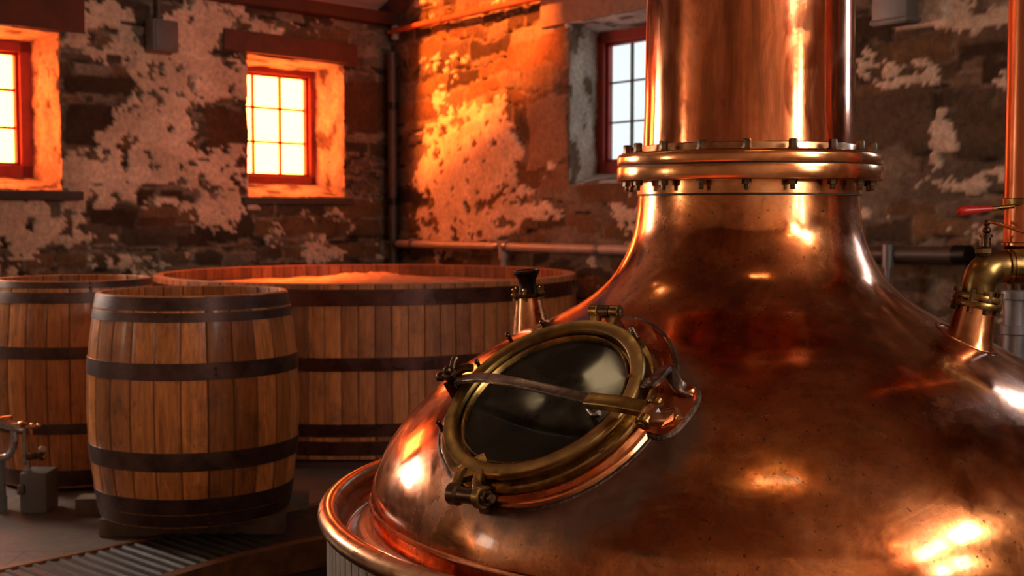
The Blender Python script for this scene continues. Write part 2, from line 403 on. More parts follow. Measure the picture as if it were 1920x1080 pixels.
def make_wall(name, D, N, smax, sfine, ztop, openings, masks, seed, style, fine=.02):
    """masonry face with window openings, real relief, reveals and sills"""
    cuts = set(); 
    ss = list(np.arange(0, sfine, fine)) + list(np.arange(sfine, smax + .001, .12))
    zs = list(np.arange(.0, .6, .12)) + list(np.arange(.6, min(ztop, 3.5), fine)) + list(np.arange(min(ztop, 3.5), ztop + .001, .12))
    for o in openings:
        for a in (o['s0'], o['s1']): i = min(range(len(ss)), key=lambda k: abs(ss[k] - a)); ss[i] = a
        for a in (o['z0'], o['z1']): i = min(range(len(zs)), key=lambda k: abs(zs[k] - a)); zs[i] = a
    S, Z = np.meshgrid(np.array(ss), np.array(zs), indexing='ij')
    # masonry
    ws = S + .20 * (fbm(S * 3, Z * 3, seed, 4) - .5); wz = Z + style.get('warp', .16) * (fbm(S * 1.3, Z * 2.2, seed + 9, 4) - .5) + .04 * (fbm(S * 6, Z * 8, seed + 19, 3) - .5)
    rs = np.random.RandomState(seed)
    hts = []; z = 0
    while z < ztop + .5: h = rs.choice([.05, .07, .09, .12, .16, .2], p=[.18, .24, .22, .18, .12, .06]) * style.get('k', 1); hts.append((z, h)); z += h
    zb = np.array([h[0] for h in hts] + [z]); ci = np.clip(np.searchsorted(zb, wz, side='right') - 1, 0, len(hts) - 1)
    hh = np.array([h[1] for h in hts])[ci]; fz = (wz - zb[ci]) / hh
    wid = hh * (1.6 + 2.4 * np.random.RandomState(seed + 1).rand(len(hts))[ci]) 
    offs = rs.rand(len(hts))[ci] * 3
    u = ws / wid + offs; u = u + .35 * (Lat(seed + 3)(u * 1.0, ci * 1.0 + .5) - .5)
    si = np.floor(u).astype(int); fs = u - si
    tone = Lat(seed + 5).t[(si * 37 + ci * 91) & 255, (si * 17 + ci * 53) & 255]
    hue = Lat(seed + 6).t[(si * 71 + ci * 13) & 255, (si * 29 + ci * 7) & 255]
    ds = np.minimum(fs, 1 - fs) * wid; dz = np.minimum(fz, 1 - fz) * hh
    edge = np.minimum(ds, dz) + .012 * (fbm(S * 20, Z * 20, seed + 4, 3) - .5)
    joint = 1 - sst(.006, .018, edge); crev = (1 - sst(.0, .010, np.minimum(dz + .0, dz))) * sst(.46, .60, fbm(S * 2.2, Z * 7, seed + 90, 4))
    base = np.stack([.030 + .11 * tone, .022 + .078 * tone, .015 + .053 * tone], -1) * style.get('stone', 1)
    warm = np.stack([.12 + .07 * tone, .072 + .04 * tone, .036 + .022 * tone], -1)
    base = np.where((hue > .72)[..., None], warm, base)
    grey = np.stack([.15 + .1 * tone, .12 + .08 * tone, .095 + .06 * tone], -1)
    base = np.where((hue < .22)[..., None], grey, base)
    gap = sst(.60, .72, fbm(S * 5, Z * 8, seed + 70, 4))[..., None]
    mort = np.array([.24, .185, .14]) * style.get('mortar', 1)
    col = base * (1 - joint[..., None]) + mort * joint[..., None] * (.6 + .6 * fbm(S * 9, Z * 9, seed + 20, 3))[..., None]
    col = col * (1 - .75 * gap * joint[..., None]) * (.55 + .9 * fbm(S * 5, Z * 9, seed + 71, 5, .65))[..., None]
    col = col * (1 - .85 * crev[..., None])
    disp = -.014 * joint - .01 * crev + .010 * tone + .012 * (fbm(S * 7, Z * 7, seed + 8, 4) - .5)
    # explicit stones
    for (a0, b0, a1, b1, c, hgt) in masks['stones']:
        sa, sb = min(a0, a1), max(a0, a1); za, zb_ = min(b0, b1), max(b0, b1)
        q = np.minimum(np.minimum(ws - sa, sb - ws), np.minimum(wz - za, zb_ - wz)) + .02 * (fbm(S * 14, Z * 14, seed + 31, 3) - .5)
        m = sst(0, .012, q)[..., None]; col = col * (1 - m) + (np.array(c) * (.75 + .5 * fbm(S * 8, Z * 8, seed + 33, 4))[..., None]) * m
        disp = disp * (1 - m[..., 0]) + hgt * m[..., 0]
    # whitewash / lime plaster
    W = np.full(S.shape, style.get('w0', -.1))
    for (a, b, ra, rb, amp) in masks['plaster']:
        W = W + amp * np.exp(-(((S - a) / ra) ** 2 + ((Z - b) / rb) ** 2))
    nz = fbm(S * 2.6, Z * 4.6, seed + 40, 7, .68) - .5
    W = W + 2.7 * nz - .12 * joint * 0 + .25 * (tone - .5) * 1.0
    W = W - 1.6 * sst(.60, .74, fbm(S * 11, Z * 15, seed + 47, 3)) - .5 * sst(.5, .8, fbm(S * 3, Z * 10, seed + 48, 4))
    pl = sst(.0, .05, W)[..., None]
    pc = np.array(style.get('pcol', (.52, .41, .31)))
    pt = (.72 + .5 * fbm(S * 4, Z * 4, seed + 50, 5))[..., None]
    col = col * (1 - pl) + pc * pt * pl
    disp = disp * (1 - .7 * pl[..., 0]) + .012 * pl[..., 0]
    grime = sst(1.6, .5, Z)[..., None] * .0
    col = col * (1 - grime)
    ns, nz_ = len(ss), len(zs)
    V = []; C = []; idx = -np.ones((ns, nz_), int)
    Fc = []
    def inside(s, z):
        for k, o in enumerate(openings):
            if o['s0'] + 1e-6 < s < o['s1'] - 1e-6 and o['z0'] + 1e-6 < z < o['z1'] - 1e-6: return True
        return False
    hole = np.zeros((ns, nz_), bool)
    for o in openings:
        hole |= (S > o['s0'] + 1e-6) & (S < o['s1'] - 1e-6) & (Z > o['z0'] + 1e-6) & (Z < o['z1'] - 1e-6)
    jit = .05 * (fbm(S * 6, Z * 6, seed + 60, 4) - .5); jit2 = .05 * (fbm(S * 6, Z * 6, seed + 66, 4) - .5)
    for i in range(ns):
        for j in range(nz_):
            if hole[i, j]: continue
            idx[i, j] = len(V); s_, z_ = ss[i], zs[j]
            for o in openings:
                if abs(s_ - o['s0']) < 1e-6 or abs(s_ - o['s1']) < 1e-6:
                    if o['z0'] - .001 <= z_ <= o['z1'] + .001: s_ = s_ + jit[i, j] * .6
                if abs(z_ - o['z0']) < 1e-6 and o['s0'] <= ss[i] <= o['s1']: z_ += jit2[i, j] * .3
            p = CN + D * s_ - N * (disp[i, j] if ss[i] > .03 else 0); V.append(Vector((p.x, p.y, z_))); C.append(tuple(col[i, j]))
    for i in range(ns - 1):
        for j in range(nz_ - 1):
            q = (idx[i, j], idx[i + 1, j], idx[i + 1, j + 1], idx[i, j + 1])
            if min(q) >= 0:
                cs, cz = (ss[i] + ss[i + 1]) / 2, (zs[j] + zs[j + 1]) / 2
                if not inside(cs, cz): Fc.append(q)
    # reveals
    for o in openings:
        i0 = ss.index(o['s0']) if o['s0'] in ss else min(range(ns), key=lambda k: abs(ss[k] - o['s0'])); i1 = min(range(ns), key=lambda k: abs(ss[k] - o['s1']))
        j0 = min(range(nz_), key=lambda k: abs(zs[k] - o['z0'])); j1 = min(range(nz_), key=lambda k: abs(zs[k] - o['z1']))
        loop = [(i0, j) for j in range(j0, j1)] + [(i, j1) for i in range(i0, i1)] + [(i1, j) for j in range(j1, j0, -1)] + [(i, j0) for i in range(i1, i0, -1)]
        nd = 16; rows = [[idx[i, j] for i, j in loop]]
        for d in range(1, nd + 1):
            t = d / nd; row = []
            for (i, j) in loop:
                s_, z_ = ss[i], zs[j]
                f = (s_ - o['s0']) / (o['s1'] - o['s0']); g = (z_ - o['z0']) / (o['z1'] - o['z0'])
                ts = o['i0'] + f * (o['i1'] - o['i0']); tz = o['y0'] + g * (o['y1'] - o['y0'])
                nn = mnoise.noise(Vector((s_ * 9, t * 5, z_ * 9))) * .018 * (1 if t < .95 else .2)
                p = CN + D * (s_ * (1 - t) + ts * t + nn) + N * (o['d'] * t)
                nv = mnoise.noise(Vector((s_ * 5 + 9, t * 4, z_ * 5)))
                tn = mnoise.noise(Vector((s_ * 17, t * 9 + 4, z_ * 17)))
                c = np.array(o.get('rcol', (.50, .38, .27))) * (1 + .35 * nv) if nv > -.28 + .3 * tn else np.array((.15, .10, .07)) * (1 + .4 * tn)
                row.append(len(V)); V.append(Vector((p.x, p.y, z_ * (1 - t) + tz * t + nn * .5))); C.append(tuple(c))
            rows.append(row)
        m = len(loop)
        for d in range(nd):
            for k in range(m): l = (k + 1) % m; Fc.append((rows[d][k], rows[d][l], rows[d + 1][l], rows[d + 1][k]))
    mb = MB(); mb.v = V; mb.f = Fc; mb.c = C
    return structure(mb.build(name, WALL, col=True, sharp=60))

def make_window(n, D, N, o, cols, rows, pane, fr=.07, bar=.018, split=False):
    """painted sash set at the back of the reveal"""
    w = structure(empty(f'window_{n}', CN + D * ((o['i0'] + o['i1']) / 2) + N * o['d'] + Vector((0, 0, o['y0']))))
    def pt(s, z, d): q = CN + D * s + N * d; return Vector((q.x, q.y, z))
    d0 = o['d'] - .06
    s0, s1, z0, z1 = o['i0'] - .015, o['i1'] + .015, o['y0'] - .02, o['y1'] + .02
    R = Matrix(((D.x, N.x, 0, 0), (D.y, N.y, 0, 0), (0, 0, 1, 0), (0, 0, 0, 1)))
    def bx(mb, a, b, c, e, da, db):
        ctr = pt((a + b) / 2, (c + e) / 2, (da + db) / 2); mb.box((abs(b - a), abs(db - da), abs(e - c)), Matrix.Translation(ctr) @ R)
    m = MB()
    bx(m, s0, s0 + fr, z0, z1, d0, d0 + .1); bx(m, s1 - fr, s1, z0, z1, d0, d0 + .1)
    bx(m, s0, s1, z0, z0 + fr, d0, d0 + .1); bx(m, s0, s1, z1 - fr, z1, d0, d0 + .1)
    m.build('window_frame', REDWOOD, w, bevel=.004)
    g0, g1, y0, y1 = s0 + fr, s1 - fr, z0 + fr, z1 - fr
    m = MB(); b = .022
    bx(m, g0, g0 + b, y0, y1, d0 + .03, d0 + .08); bx(m, g1 - b, g1, y0, y1, d0 + .03, d0 + .08); bx(m, g0, g1, y0, y0 + b, d0 + .03, d0 + .08); bx(m, g0, g1, y1 - b, y1, d0 + .03, d0 + .08)
    m.build('sash', REDWOOD, w, bevel=.003)
    m = MB()
    for k in range(1, cols): s = g0 + (g1 - g0) * k / cols; bx(m, s - bar / 2, s + bar / 2, y0, y1, d0 + .045, d0 + .075)
    for k in range(1, rows): z = y0 + (y1 - y0) * k / rows; bx(m, g0, g1, z - bar / 2, z + bar / 2, d0 + .045, d0 + .075)
    m.build('glazing_bar', REDWOOD if pane is not DAYPANE else DARKPIPE, w)
    m = MB(); bx(m, g0 - .01, g1 + .01, y0 - .01, y1 + .01, d0 + .07, d0 + .076); m.build('pane', pane, w)
    return w

zin = .14
W2 = dict(s0=.52, s1=1.50, z0=1.53, z1=2.63, i0=.54, i1=1.46, y0=1.66, y1=2.58, d=.42)
W1 = dict(s0=3.04, s1=4.12, z0=1.56, z1=2.62, i0=3.06, i1=4.08, y0=1.66, y1=2.58, d=.42)
W5 = dict(s0=4.45, s1=5.7, z0=1.4, z1=2.62, i0=4.48, i1=5.6, y0=1.5, y1=2.58, d=.35)  # unseen window, added for a white highlight on the pot and side light
W3 = dict(s0=2.46, s1=3.52, z0=1.60, z1=2.72, i0=2.43, i1=3.55, y0=1.70, y1=2.66, d=.34, rcol=(.42, .38, .34))
W6 = dict(s0=11.0, s1=12.8, z0=1.2, z1=2.7, i0=11.05, i1=12.7, y0=1.3, y1=2.66, d=.3)  # unseen window, added as fill light for the barrels
W4 = dict(s0=7.15, s1=7.8, z0=1.85, z1=3.05, i0=7.15, i1=7.75, y0=1.9, y1=3.0, d=.3)

def stones(D, N, lst):
    out = []
    for (x0, y0, x1, y1, c, h) in lst:
        a = wall_sz(D, N, x0, y0); b = wall_sz(D, N, x1, y1); out.append((a[0], a[1], b[0], b[1], c, h))
    return out
def blobs(D, N, lst):
    out = []
    for (x, y, rx, ry, amp) in lst:
        c = wall_sz(D, N, x, y); a = wall_sz(D, N, x + rx, y); b = wall_sz(D, N, x, y + ry)
        out.append((c[0], c[1], abs(a[0] - c[0]), abs(b[1] - c[1]), amp))
    return out
dk = (.050, .030, .018); dk2 = (.095, .045, .022)
lm = dict(stones=stones(DL, NL, [(122, 132, 258, 178, dk, .0), (128, 188, 236, 283, dk, .012), (380, 196, 470, 272, dk2, .012), (160, 388, 262, 425, dk, .0),
        (246, 342, 290, 376, dk, 0), (296, 345, 340, 378, dk, 0), (298, 302, 340, 330, dk, 0), (330, 440, 390, 462, dk, 0), (268, 400, 330, 420, dk2, 0),
        (445, 275, 480, 362, dk2, .005), (645, 150, 735, 260, dk2, .0), (60, 10, 120, 28, dk, 0), (195, 200, 250, 222, dk, 0), (118, 290, 135, 350, dk, 0)]),
    plaster=blobs(DL, NL, [(320, 250, 95, 110, 1.3), (180, 70, 70, 60, .7), (350, 100, 110, 60, .7), (200, 335, 80, 60, .9), (430, 330, 60, 60, .8), (60, 430, 80, 40, .9),
        (500, 440, 60, 35, .5), (430, 160, 60, 60, .5), (20, 400, 90, 40, .45), (400, 40, 60, 25, .3), (150, 195, 70, 60, -1.0), (424, 232, 50, 45, -1.3), (190, 155, 80, 30, -1.0),
        (290, 358, 60, 18, -1.0), (205, 405, 55, 20, -1.0), (690, 200, 60, 200, -.9), (290, 445, 110, 25, -.6), (462, 320, 20, 45, -.8)]))
rgb = (.21, .13, .085)
bmk = dict(stones=stones(DB, NB, [(988, 207, 1064, 291, (.30, .19, .13), .012), (955, 90, 1060, 140, (.20, .11, .06), .005), (1590, 185, 1755, 300, (.11, .078, .05), .014),
        (1665, 120, 1790, 160, (.10, .07, .04), .004), (1790, 205, 1900, 245, (.085, .06, .035), .006), (1840, 105, 1895, 160, dk, .01), (905, 378, 965, 440, (.16, .12, .09), .005), (1012, 296, 1064, 350, rgb, .006),
        (1630, 60, 1680, 110, (.12, .08, .04), 0), (1790, 60, 1890, 95, dk, 0), (1752, 195, 1775, 250, dk, -.004)]),
    plaster=blobs(DB, NB, [(860, 340, 110, 90, 1.25), (935, 290, 60, 60, .7), (880, 130, 60, 90, -.25), (1040, 400, 70, 25, .8), (870, 425, 80, 30, .8), (820, 250, 50, 70, .25), (850, 20, 70, 40, -.1),
        (1745, 20, 80, 30, 1.7), (1695, 140, 70, 24, 1.5), (1770, 245, 24, 55, 1.8), (1855, 340, 70, 28, 1.5), (1690, 195, 30, 12, .5), (1870, 30, 70, 20, 1.0), (1000, 370, 40, 30, .3), (1890, 150, 20, 18, .7),
        (1660, 250, 70, 60, -1.0), (1840, 220, 50, 30, -1.2), (1700, 360, 80, 60, -.3), (1025, 250, 50, 50, -.6), (750, 250, 35, 250, -.9), (1000, 120, 60, 60, -.4)]))
wl = make_wall('wall_left', DL, NL, 13.2, 3.7, 3.06, [W2, W1, W5, W6], lm, 11, dict(w0=-.16, pcol=(.70, .54, .41), stone=.9, mortar=1.1))
wb = make_wall('wall_back', DB, NB, 9.4, 6.1, 4.4, [W3, W4], bmk, 77, dict(w0=-.28, stone=1.35, k=1.45, warp=.34, pcol=(.74, .61, .50), mortar=1.0))
make_window(1, DL, NL, W1, 3, 3, SUNPANE, .09)
make_window(2, DL, NL, W2, 3, 3, SUNPANE, .065)
make_window(3, DB, NB, W3, 4, 3, DAYPANE, .08, .011)
make_window(4, DB, NB, W4, 3, 4, COOLPANE)
make_window(13, DL, NL, W6, 3, 3, emis('soft_daylight_pane', (1.0, .80, .62), 15))  # added out of view to brighten the barrels
make_window(5, DL, NL, W5, 3, 3, ADDEDPANE)  # added out of view for the white glint on the copper

def wall_box_px(D, N, x0, y0, x1, y1, depth, mb, out=.0):
    a = wall_sz(D, N, x0, y0); b = wall_sz(D, N, x1, y1)
    R = Matrix(((D.x, N.x, 0, 0), (D.y, N.y, 0, 0), (0, 0, 1, 0), (0, 0, 0, 1)))
    p = CN + D * ((a[0] + b[0]) / 2) - N * (out); p.z = (a[1] + b[1]) / 2
    mb.box((abs(a[0] - b[0]), depth, abs(a[1] - b[1])), Matrix.Translation(p) @ R, .006)
def wallbox(name, D, N, s0, s1, z0, z1, depth, out, mat):
    mb = MB(); R = Matrix(((D.x, N.x, 0, 0), (D.y, N.y, 0, 0), (0, 0, 1, 0), (0, 0, 0, 1)))
    p = CN + D * ((s0 + s1) / 2) - N * out; p.z = (z0 + z1) / 2
    mb.box((abs(s1 - s0), depth, abs(z1 - z0)), Matrix.Translation(p) @ R, .006)
    return structure(mb.build(name, mat))
# lintels and sills are trim of the room
wallbox('trim_1', DL, NL, .40, 1.72, 2.63, 2.79, .20, -.07, LINTEL)
wallbox('trim_2', DL, NL, 2.86, 4.6, 2.63, 2.86, .20, -.07, LINTEL)
wallbox('trim_3', DB, NB, 2.16, 4.0, 2.72, 3.02, .20, -.072, GRANITE)
wallbox('trim_4', DL, NL, .46, 1.56, 1.47, 1.525, .12, -.02, SLATE)
wallbox('trim_5', DL, NL, 2.92, 4.5, 1.49, 1.55, .16, -.0, SLATE)

# rear and right walls, floor, ceiling
E1 = CN + DB * 9.4; E2 = Vector((5.3, -4.5, 0)); E3 = Vector((-5.5, -4.5, 0)); E4 = CN + DL * 13.2
def flatwall(name, a, b, h, opens=()):
    """plain rubble wall with square openings"""
    mb = MB(); L = (b - a).length; D = (b - a) / L
    xs = sorted({0, L} | {o[0] for o in opens} | {o[1] for o in opens}); zs = sorted({0, h} | {o[2] for o in opens} | {o[3] for o in opens})
    for i in range(len(xs) - 1):
        for j in range(len(zs) - 1):
            cx, cz = (xs[i] + xs[i + 1]) / 2, (zs[j] + zs[j + 1]) / 2
            if any(o[0] < cx < o[1] and o[2] < cz < o[3] for o in opens): continue
            q = [a + D * xs[i], a + D * xs[i + 1]]
            mb.add([(q[0].x, q[0].y, zs[j]), (q[1].x, q[1].y, zs[j]), (q[1].x, q[1].y, zs[j + 1]), (q[0].x, q[0].y, zs[j + 1])], [(0, 1, 2, 3)], (.42, .33, .255))
    return structure(mb.build(name, WALL, col=True))
RW = [(3.7, 4.5, 1.9, 2.65), (4.75, 5.6, 1.9, 2.65), (2.5, 3.9, 3.1, 4.15), (4.15, 6.4, 3.3, 4.25)]
flatwall('wall_right', E1, E2, 4.4, RW)
flatwall('wall_rear', E2, E3, 4.4)
AMBER = emis('amber_rooflight', (1, .70, .36), 9)  # glow for panels added out of view to make glints on copper and glass
for k, (x0, x1, y0, y1) in enumerate([(.45, 1.15, 1.50, 1.68), (-1.58, -1.36, 4.66, 4.94), (4.0, 4.5, -2.3, -1.6), (-2.08, -1.96, 5.0, 5.1)]):
    w = structure(empty(f'window_{(6, 7, 12, 14)[k]}', Vector(((x0 + x1) / 2, (y0 + y1) / 2, 4.36))))  # added glowing panels under a closed ceiling, placed by their reflections
    MB().box((x1 - x0, y1 - y0, .02), Matrix.Translation(((x0 + x1) / 2, (y0 + y1) / 2, 4.355))).build('pane', AMBER, w)
    MB().box((x1 - x0 + .1, y1 - y0 + .1, .02), Matrix.Translation(((x0 + x1) / 2, (y0 + y1) / 2, 4.37))).build('window_frame', REDWOOD, w)
flatwall('wall_side', E3, E4, 4.4)
dr = (E2 - E1).normalized(); nr = Vector((dr.y, -dr.x, 0)); nr = nr if nr.x > 0 else -nr
for k, o in enumerate(RW):
    w = structure(empty(f'window_{8 + k}', E1 + dr * (o[0] + o[1]) / 2 + nr * .05 + Vector((0, 0, o[2]))))
    def q(s, z, d=.05): p = E1 + dr * s + nr * d; return Vector((p.x, p.y, z))
    m = MB(); m.add([q(o[0], o[2]), q(o[1], o[2]), q(o[1], o[3]), q(o[0], o[3])], [(0, 1, 2, 3)]); m.build('pane', ROOMPANE, w)
    m = MB()
    R = Matrix(((dr.x, nr.x, 0, 0), (dr.y, nr.y, 0, 0), (0, 0, 1, 0), (0, 0, 0, 1)))
    for (a, b, c, e) in [(o[0], o[0] + .07, o[2], o[3]), (o[1] - .07, o[1], o[2], o[3]), (o[0], o[1], o[2], o[2] + .07), (o[0], o[1], o[3] - .07, o[3]), (o[0], o[1], (o[2] + o[3]) / 2 - .02, (o[2] + o[3]) / 2 + .02)]:
        m.box((b - a, .06, e - c), Matrix.Translation(q((a + b) / 2, (c + e) / 2, .0)) @ R)
    m.build('window_frame', REDWOOD, w)

PITR = 2.3
bm = bmesh.new()
outer = [bm.verts.new(p) for p in [(CN - DL * .5 - DB * .5) + Vector((0, .3, 0)), E1 + NB * .5, E2 + Vector((.3, -.3, 0)), E3 + Vector((-.3, -.3, 0)), E4 + NL * .4]]
inner = [bm.verts.new((AX.x + PITR * math.cos(a), AX.y + PITR * math.sin(a), 0)) for a in [2 * PI * k / 96 for k in range(96)]]
es = [bm.edges.new((l[i], l[(i + 1) % len(l)])) for l in (outer, inner) for i in range(len(l))]
bmesh.ops.triangle_fill(bm, use_beauty=True, edges=es)
me = bpy.data.meshes.new('floor'); bm.normal_update()
for f in bm.faces:
    if f.normal.z < 0: f.normal_flip()
bm.to_mesh(me); bm.free(); me.materials.append(FLOOR)
fl = structure(bpy.data.objects.new('floor', me)); COL.objects.link(fl)
m = MB(); m.lathe([(PITR, -.001), (PITR, -1.2), (0.01, -1.2)], 96, Matrix.Translation(AX)); structure(m.build('floor_pit', DARKSTONE))
# ceiling: boards rising from the left wall head, two unseen holes added to shape the sunlight
IN = -NL
SUN = Vector((.8, .6, -.92)).normalized()
A0 = CN + NL * .1 - DL * .6
RO = Vector((A0.x, A0.y, 3.08)); RU = (IN * 2.6 + Vector((0, 0, 1.30))).normalized(); RN = DL.cross(RU).normalized(); RL = (IN * 2.6 + Vector((0, 0, 1.30))).length
def to_roof(p):
    t = (RO - p).dot(RN) / (-SUN).dot(RN); q = p - SUN * t; return ((q - RO).dot(DL), (q - RO).dot(RU))
def bw(s, z): p = CN + DB * s; return Vector((p.x, p.y, z))
hole = [to_roof(bw(*a)) for a in [(.50, 1.72), (2.3, 2.5), (2.3, 3.35), (.50, 3.35)]]  # unseen opening, outline projected back from the sun patch wanted on the gable
hole2 = [to_roof(Vector((*a, .95))) for a in [(-2.0, 8.45), (-1.05, 8.75), (-.95, 9.25), (-1.7, 9.25)]]  # second unseen opening, shaped to drop sunlight on the mash
print('ROOFLIGHT', hole, hole2, RL)
bm = bmesh.new()
def rp3(a, b): return RO + DL * a + RU * b
o_ = [bm.verts.new(rp3(a, b)) for a, b in [(0, 0), (14, 0), (14, RL), (0, RL)]]
i_ = [bm.verts.new(rp3(a, b)) for a, b in hole]
j_ = [bm.verts.new(rp3(a, b)) for a, b in hole2]
es = [bm.edges.new((l[i], l[(i + 1) % 4])) for l in (o_, i_, j_) for i in range(4)]
bmesh.ops.triangle_fill(bm, use_beauty=True, edges=es)
c_ = [bm.verts.new(rp3(a, RL) + IN * q) for a, q in [(0, 11.5), (14, 11.5)]]
cf = bm.faces.new((o_[3], o_[2], c_[1], c_[0])); cf.material_index = 1
me = bpy.data.meshes.new('ceiling'); bm.to_mesh(me); bm.free(); me.materials.append(SOFFIT); me.materials.append(DARKBOARD)
structure(bpy.data.objects.new('ceiling', me)); COL.objects.link(bpy.data.objects['ceiling'])
sl = bpy.data.lights.new('sun', 'SUN'); sl.energy = 27; sl.color = (1, .160, .018); sl.angle = math.radians(9)
so = bpy.data.objects.new('sun', sl); COL.objects.link(so); so.rotation_euler = (-SUN).to_track_quat('Z', 'Y').to_euler()

m = MB()
R = Matrix(((DL.x, NL.x, 0, 0), (DL.y, NL.y, 0, 0), (0, 0, 1, 0), (0, 0, 0, 1)))
p = CN + DL * 4.5 - NL * .05; p.z = 3.03; m.box((9.0, .16, .10), Matrix.Translation(p) @ R, .008)
structure(m.build('trim_6', BEAM))
# rafter against the gable
m = MB(); a = CN + DB * .10 - NL * 0.02; 
p0 = CN - NB * .07 + Vector((0, 0, 3.08)); p1 = p0 + IN * 2.6 + Vector((0, 0, 1.3))
m.tube([p0, p1], .1, 4, flat=(.2, .16)); structure(m.build('trim_7', BEAM))
m = MB()
for s in (1.35, 3.0):
    p0 = CN + DL * s + Vector((0, 0, 3.09)) ; p1 = p0 + IN * 2.6 + Vector((0, 0, 1.28)); m.tube([p0, p1], .01, 4, flat=(.03, .03))
structure(m.build('trim_8', BEAM))

# ------------------------------------------------------------------ pipes and boxes on the walls
def wp(D, N, s, z, out=.06): q = CN + D * s - N * out; return Vector((q.x, q.y, z))
def clipring(mb, D, N, s, z, r): mb.cyl(wp(D, N, s - .02, z), wp(D, N, s + .02, z), r + .008)
t = empty('wall_pipe', wp(DB, NB, .15, 2.93)); tag(t, 'thin red oxide pipe running high along the sunlit stone gable wall', 'pipe')
m = MB().tube([wp(DB, NB, .06, 2.93), wp(DB, NB, 5.8, 2.93)], .023); m.build('pipe', REDPIPE, t)
for s in (.9, 2.6, 4.4):
    m = MB(); clipring(m, DB, NB, s, 2.93, .023); m.cyl(wp(DB, NB, s, 2.93, .06), wp(DB, NB, s, 2.93, -.02), .01); m.build('pipe_clip', REDPIPE, t)
t = empty('wall_pipe', wp(DB, NB, .15, 1.15)); tag(t, 'pale horizontal pipe low on the gable wall behind the large tub', 'pipe')
m = MB().tube([wp(DB, NB, .26, 1.145, .09), wp(DB, NB, 3.9, 1.165, .09)], .033); m.build('pipe', PIPEPAINT, t)
m = MB().cyl(wp(DB, NB, 1.79, 1.17, .09), wp(DB, NB, 1.79, .05, .09), .022); m.cyl(wp(DB, NB, 1.79, 1.20, .09), wp(DB, NB, 1.79, 1.06, .09), .036); m.build('drop_pipe', PIPEPAINT, t)
for s in (.5, 1.74, 1.84, 2.9): MB().cyl(wp(DB, NB, s - .02, 1.155, .09), wp(DB, NB, s + .02, 1.155, .09), .042).build('coupling', GALV, t)
t = empty('wall_pipe', wp(DB, NB, 4.0, 1.18)); tag(t, 'dark brown horizontal pipe on the shaded wall right of the still', 'pipe')
m = MB().tube([wp(DB, NB, 3.95, 1.165, .09), wp(DB, NB, 5.70, 1.195, .09)], .042); m.build('pipe', DARKPIPE, t)
m = MB().cyl(wp(DB, NB, 5.68, 1.195, .09), wp(DB, NB, 5.76, 1.196, .09), .05); m.build('end_cap', BLACKMETAL, t)
s, _ = wall_sz(DB, NB, 1695, 478)
m = MB().cyl(wp(DB, NB, s, 1.21, .13), wp(DB, NB, s, .78, .13), .018); m.cyl(wp(DB, NB, s, 1.24, .13), wp(DB, NB, s, 1.12, .13), .03); m.cyl(wp(DB, NB, s, .86, .13), wp(DB, NB, s, .80, .13), .026); m.sphere(wp(DB, NB, s, .785, .13), .024)
o = m.build('drop_pipe', GALV, t); o['label'] = 'silver grey drop pipe'
t = empty('corner_pipe', wp(DL, NL, .09, .02)); tag(t, 'dark vertical pipe running down the corner between the two stone walls', 'pipe')
m = MB().tube([wp(DL, NL, .10, 0.0, .12), wp(DL, NL, .10, 2.75, .12)], .04); m.build('pipe', DARKPIPE, t)
for z in (.6, 1.5, 2.3): MB().cyl(wp(DL, NL, .10, z - .03, .12), wp(DL, NL, .10, z + .03, .12), .052).build('coupling', BLACKMETAL, t)
m = MB().cyl(wp(DL, NL, .04, 2.86, .1), wp(DL, NL, .04, 2.98, .1), .035, ch=.008); o = m.build('wall_lamp', PIPEPAINT); tag(o, 'small pale cylindrical fitting under the beam end at the wall corner', 'fitting')
# junction box
s, z = wall_sz(DL, NL, 291, 70); t = empty('junction_box', wp(DL, NL, s, z - .12)); tag(t, 'grey metal junction box with conduit between the two sunset windows', 'junction box')
m = MB(); Rm = Matrix(((DL.x, NL.x, 0, 0), (DL.y, NL.y, 0, 0), (0, 0, 1, 0), (0, 0, 0, 1)))
m.box((.21, .11, .225), Matrix.Translation(wp(DL, NL, s, z, .085)) @ Rm, .012); m.build('box', BOXGREY, t)
m = MB().box((.18, .012, .195), Matrix.Translation(wp(DL, NL, s, z, .147)) @ Rm, .004)
for a in (-.07, .07):
    for b in (-.08, .08): m.cyl(wp(DL, NL, s + a, z + b, .150), wp(DL, NL, s + a, z + b, .158), .008, seg=8)
m.build('cover', BOXGREY, t)
m = MB().cyl(wp(DL, NL, s, z + .11, .05), wp(DL, NL, s, 3.0, .05), .022); m.cyl(wp(DL, NL, s, z + .11, .05), wp(DL, NL, s, z + .15, .05), .032); m.build('conduit', DARKPIPE, t)
# hanging duct on right wall
s0_, z0_ = wall_sz(DB, NB, 1665, 55); s1_, _ = wall_sz(DB, NB, 1731, 50)
t = empty('duct', wp(DB, NB, (s0_ + s1_) / 2, z0_)); tag(t, 'dark grey metal duct coming down the stone wall at top right', 'duct')
m = MB(); Rm2 = Matrix(((DB.x, NB.x, 0, 0), (DB.y, NB.y, 0, 0), (0, 0, 1, 0), (0, 0, 0, 1)))
m.box((s1_ - s0_, .10, 1.3), Matrix.Translation(wp(DB, NB, (s0_ + s1_) / 2, z0_ + .65, .085)) @ Rm2, .01); m.build('casing', BOXGREY, t)
m = MB().box((s1_ - s0_ + .02, .115, .025), Matrix.Translation(wp(DB, NB, (s0_ + s1_) / 2, z0_ + .02, .085)) @ Rm2, .006)
m.build('end_flange', BOXGREY, t)

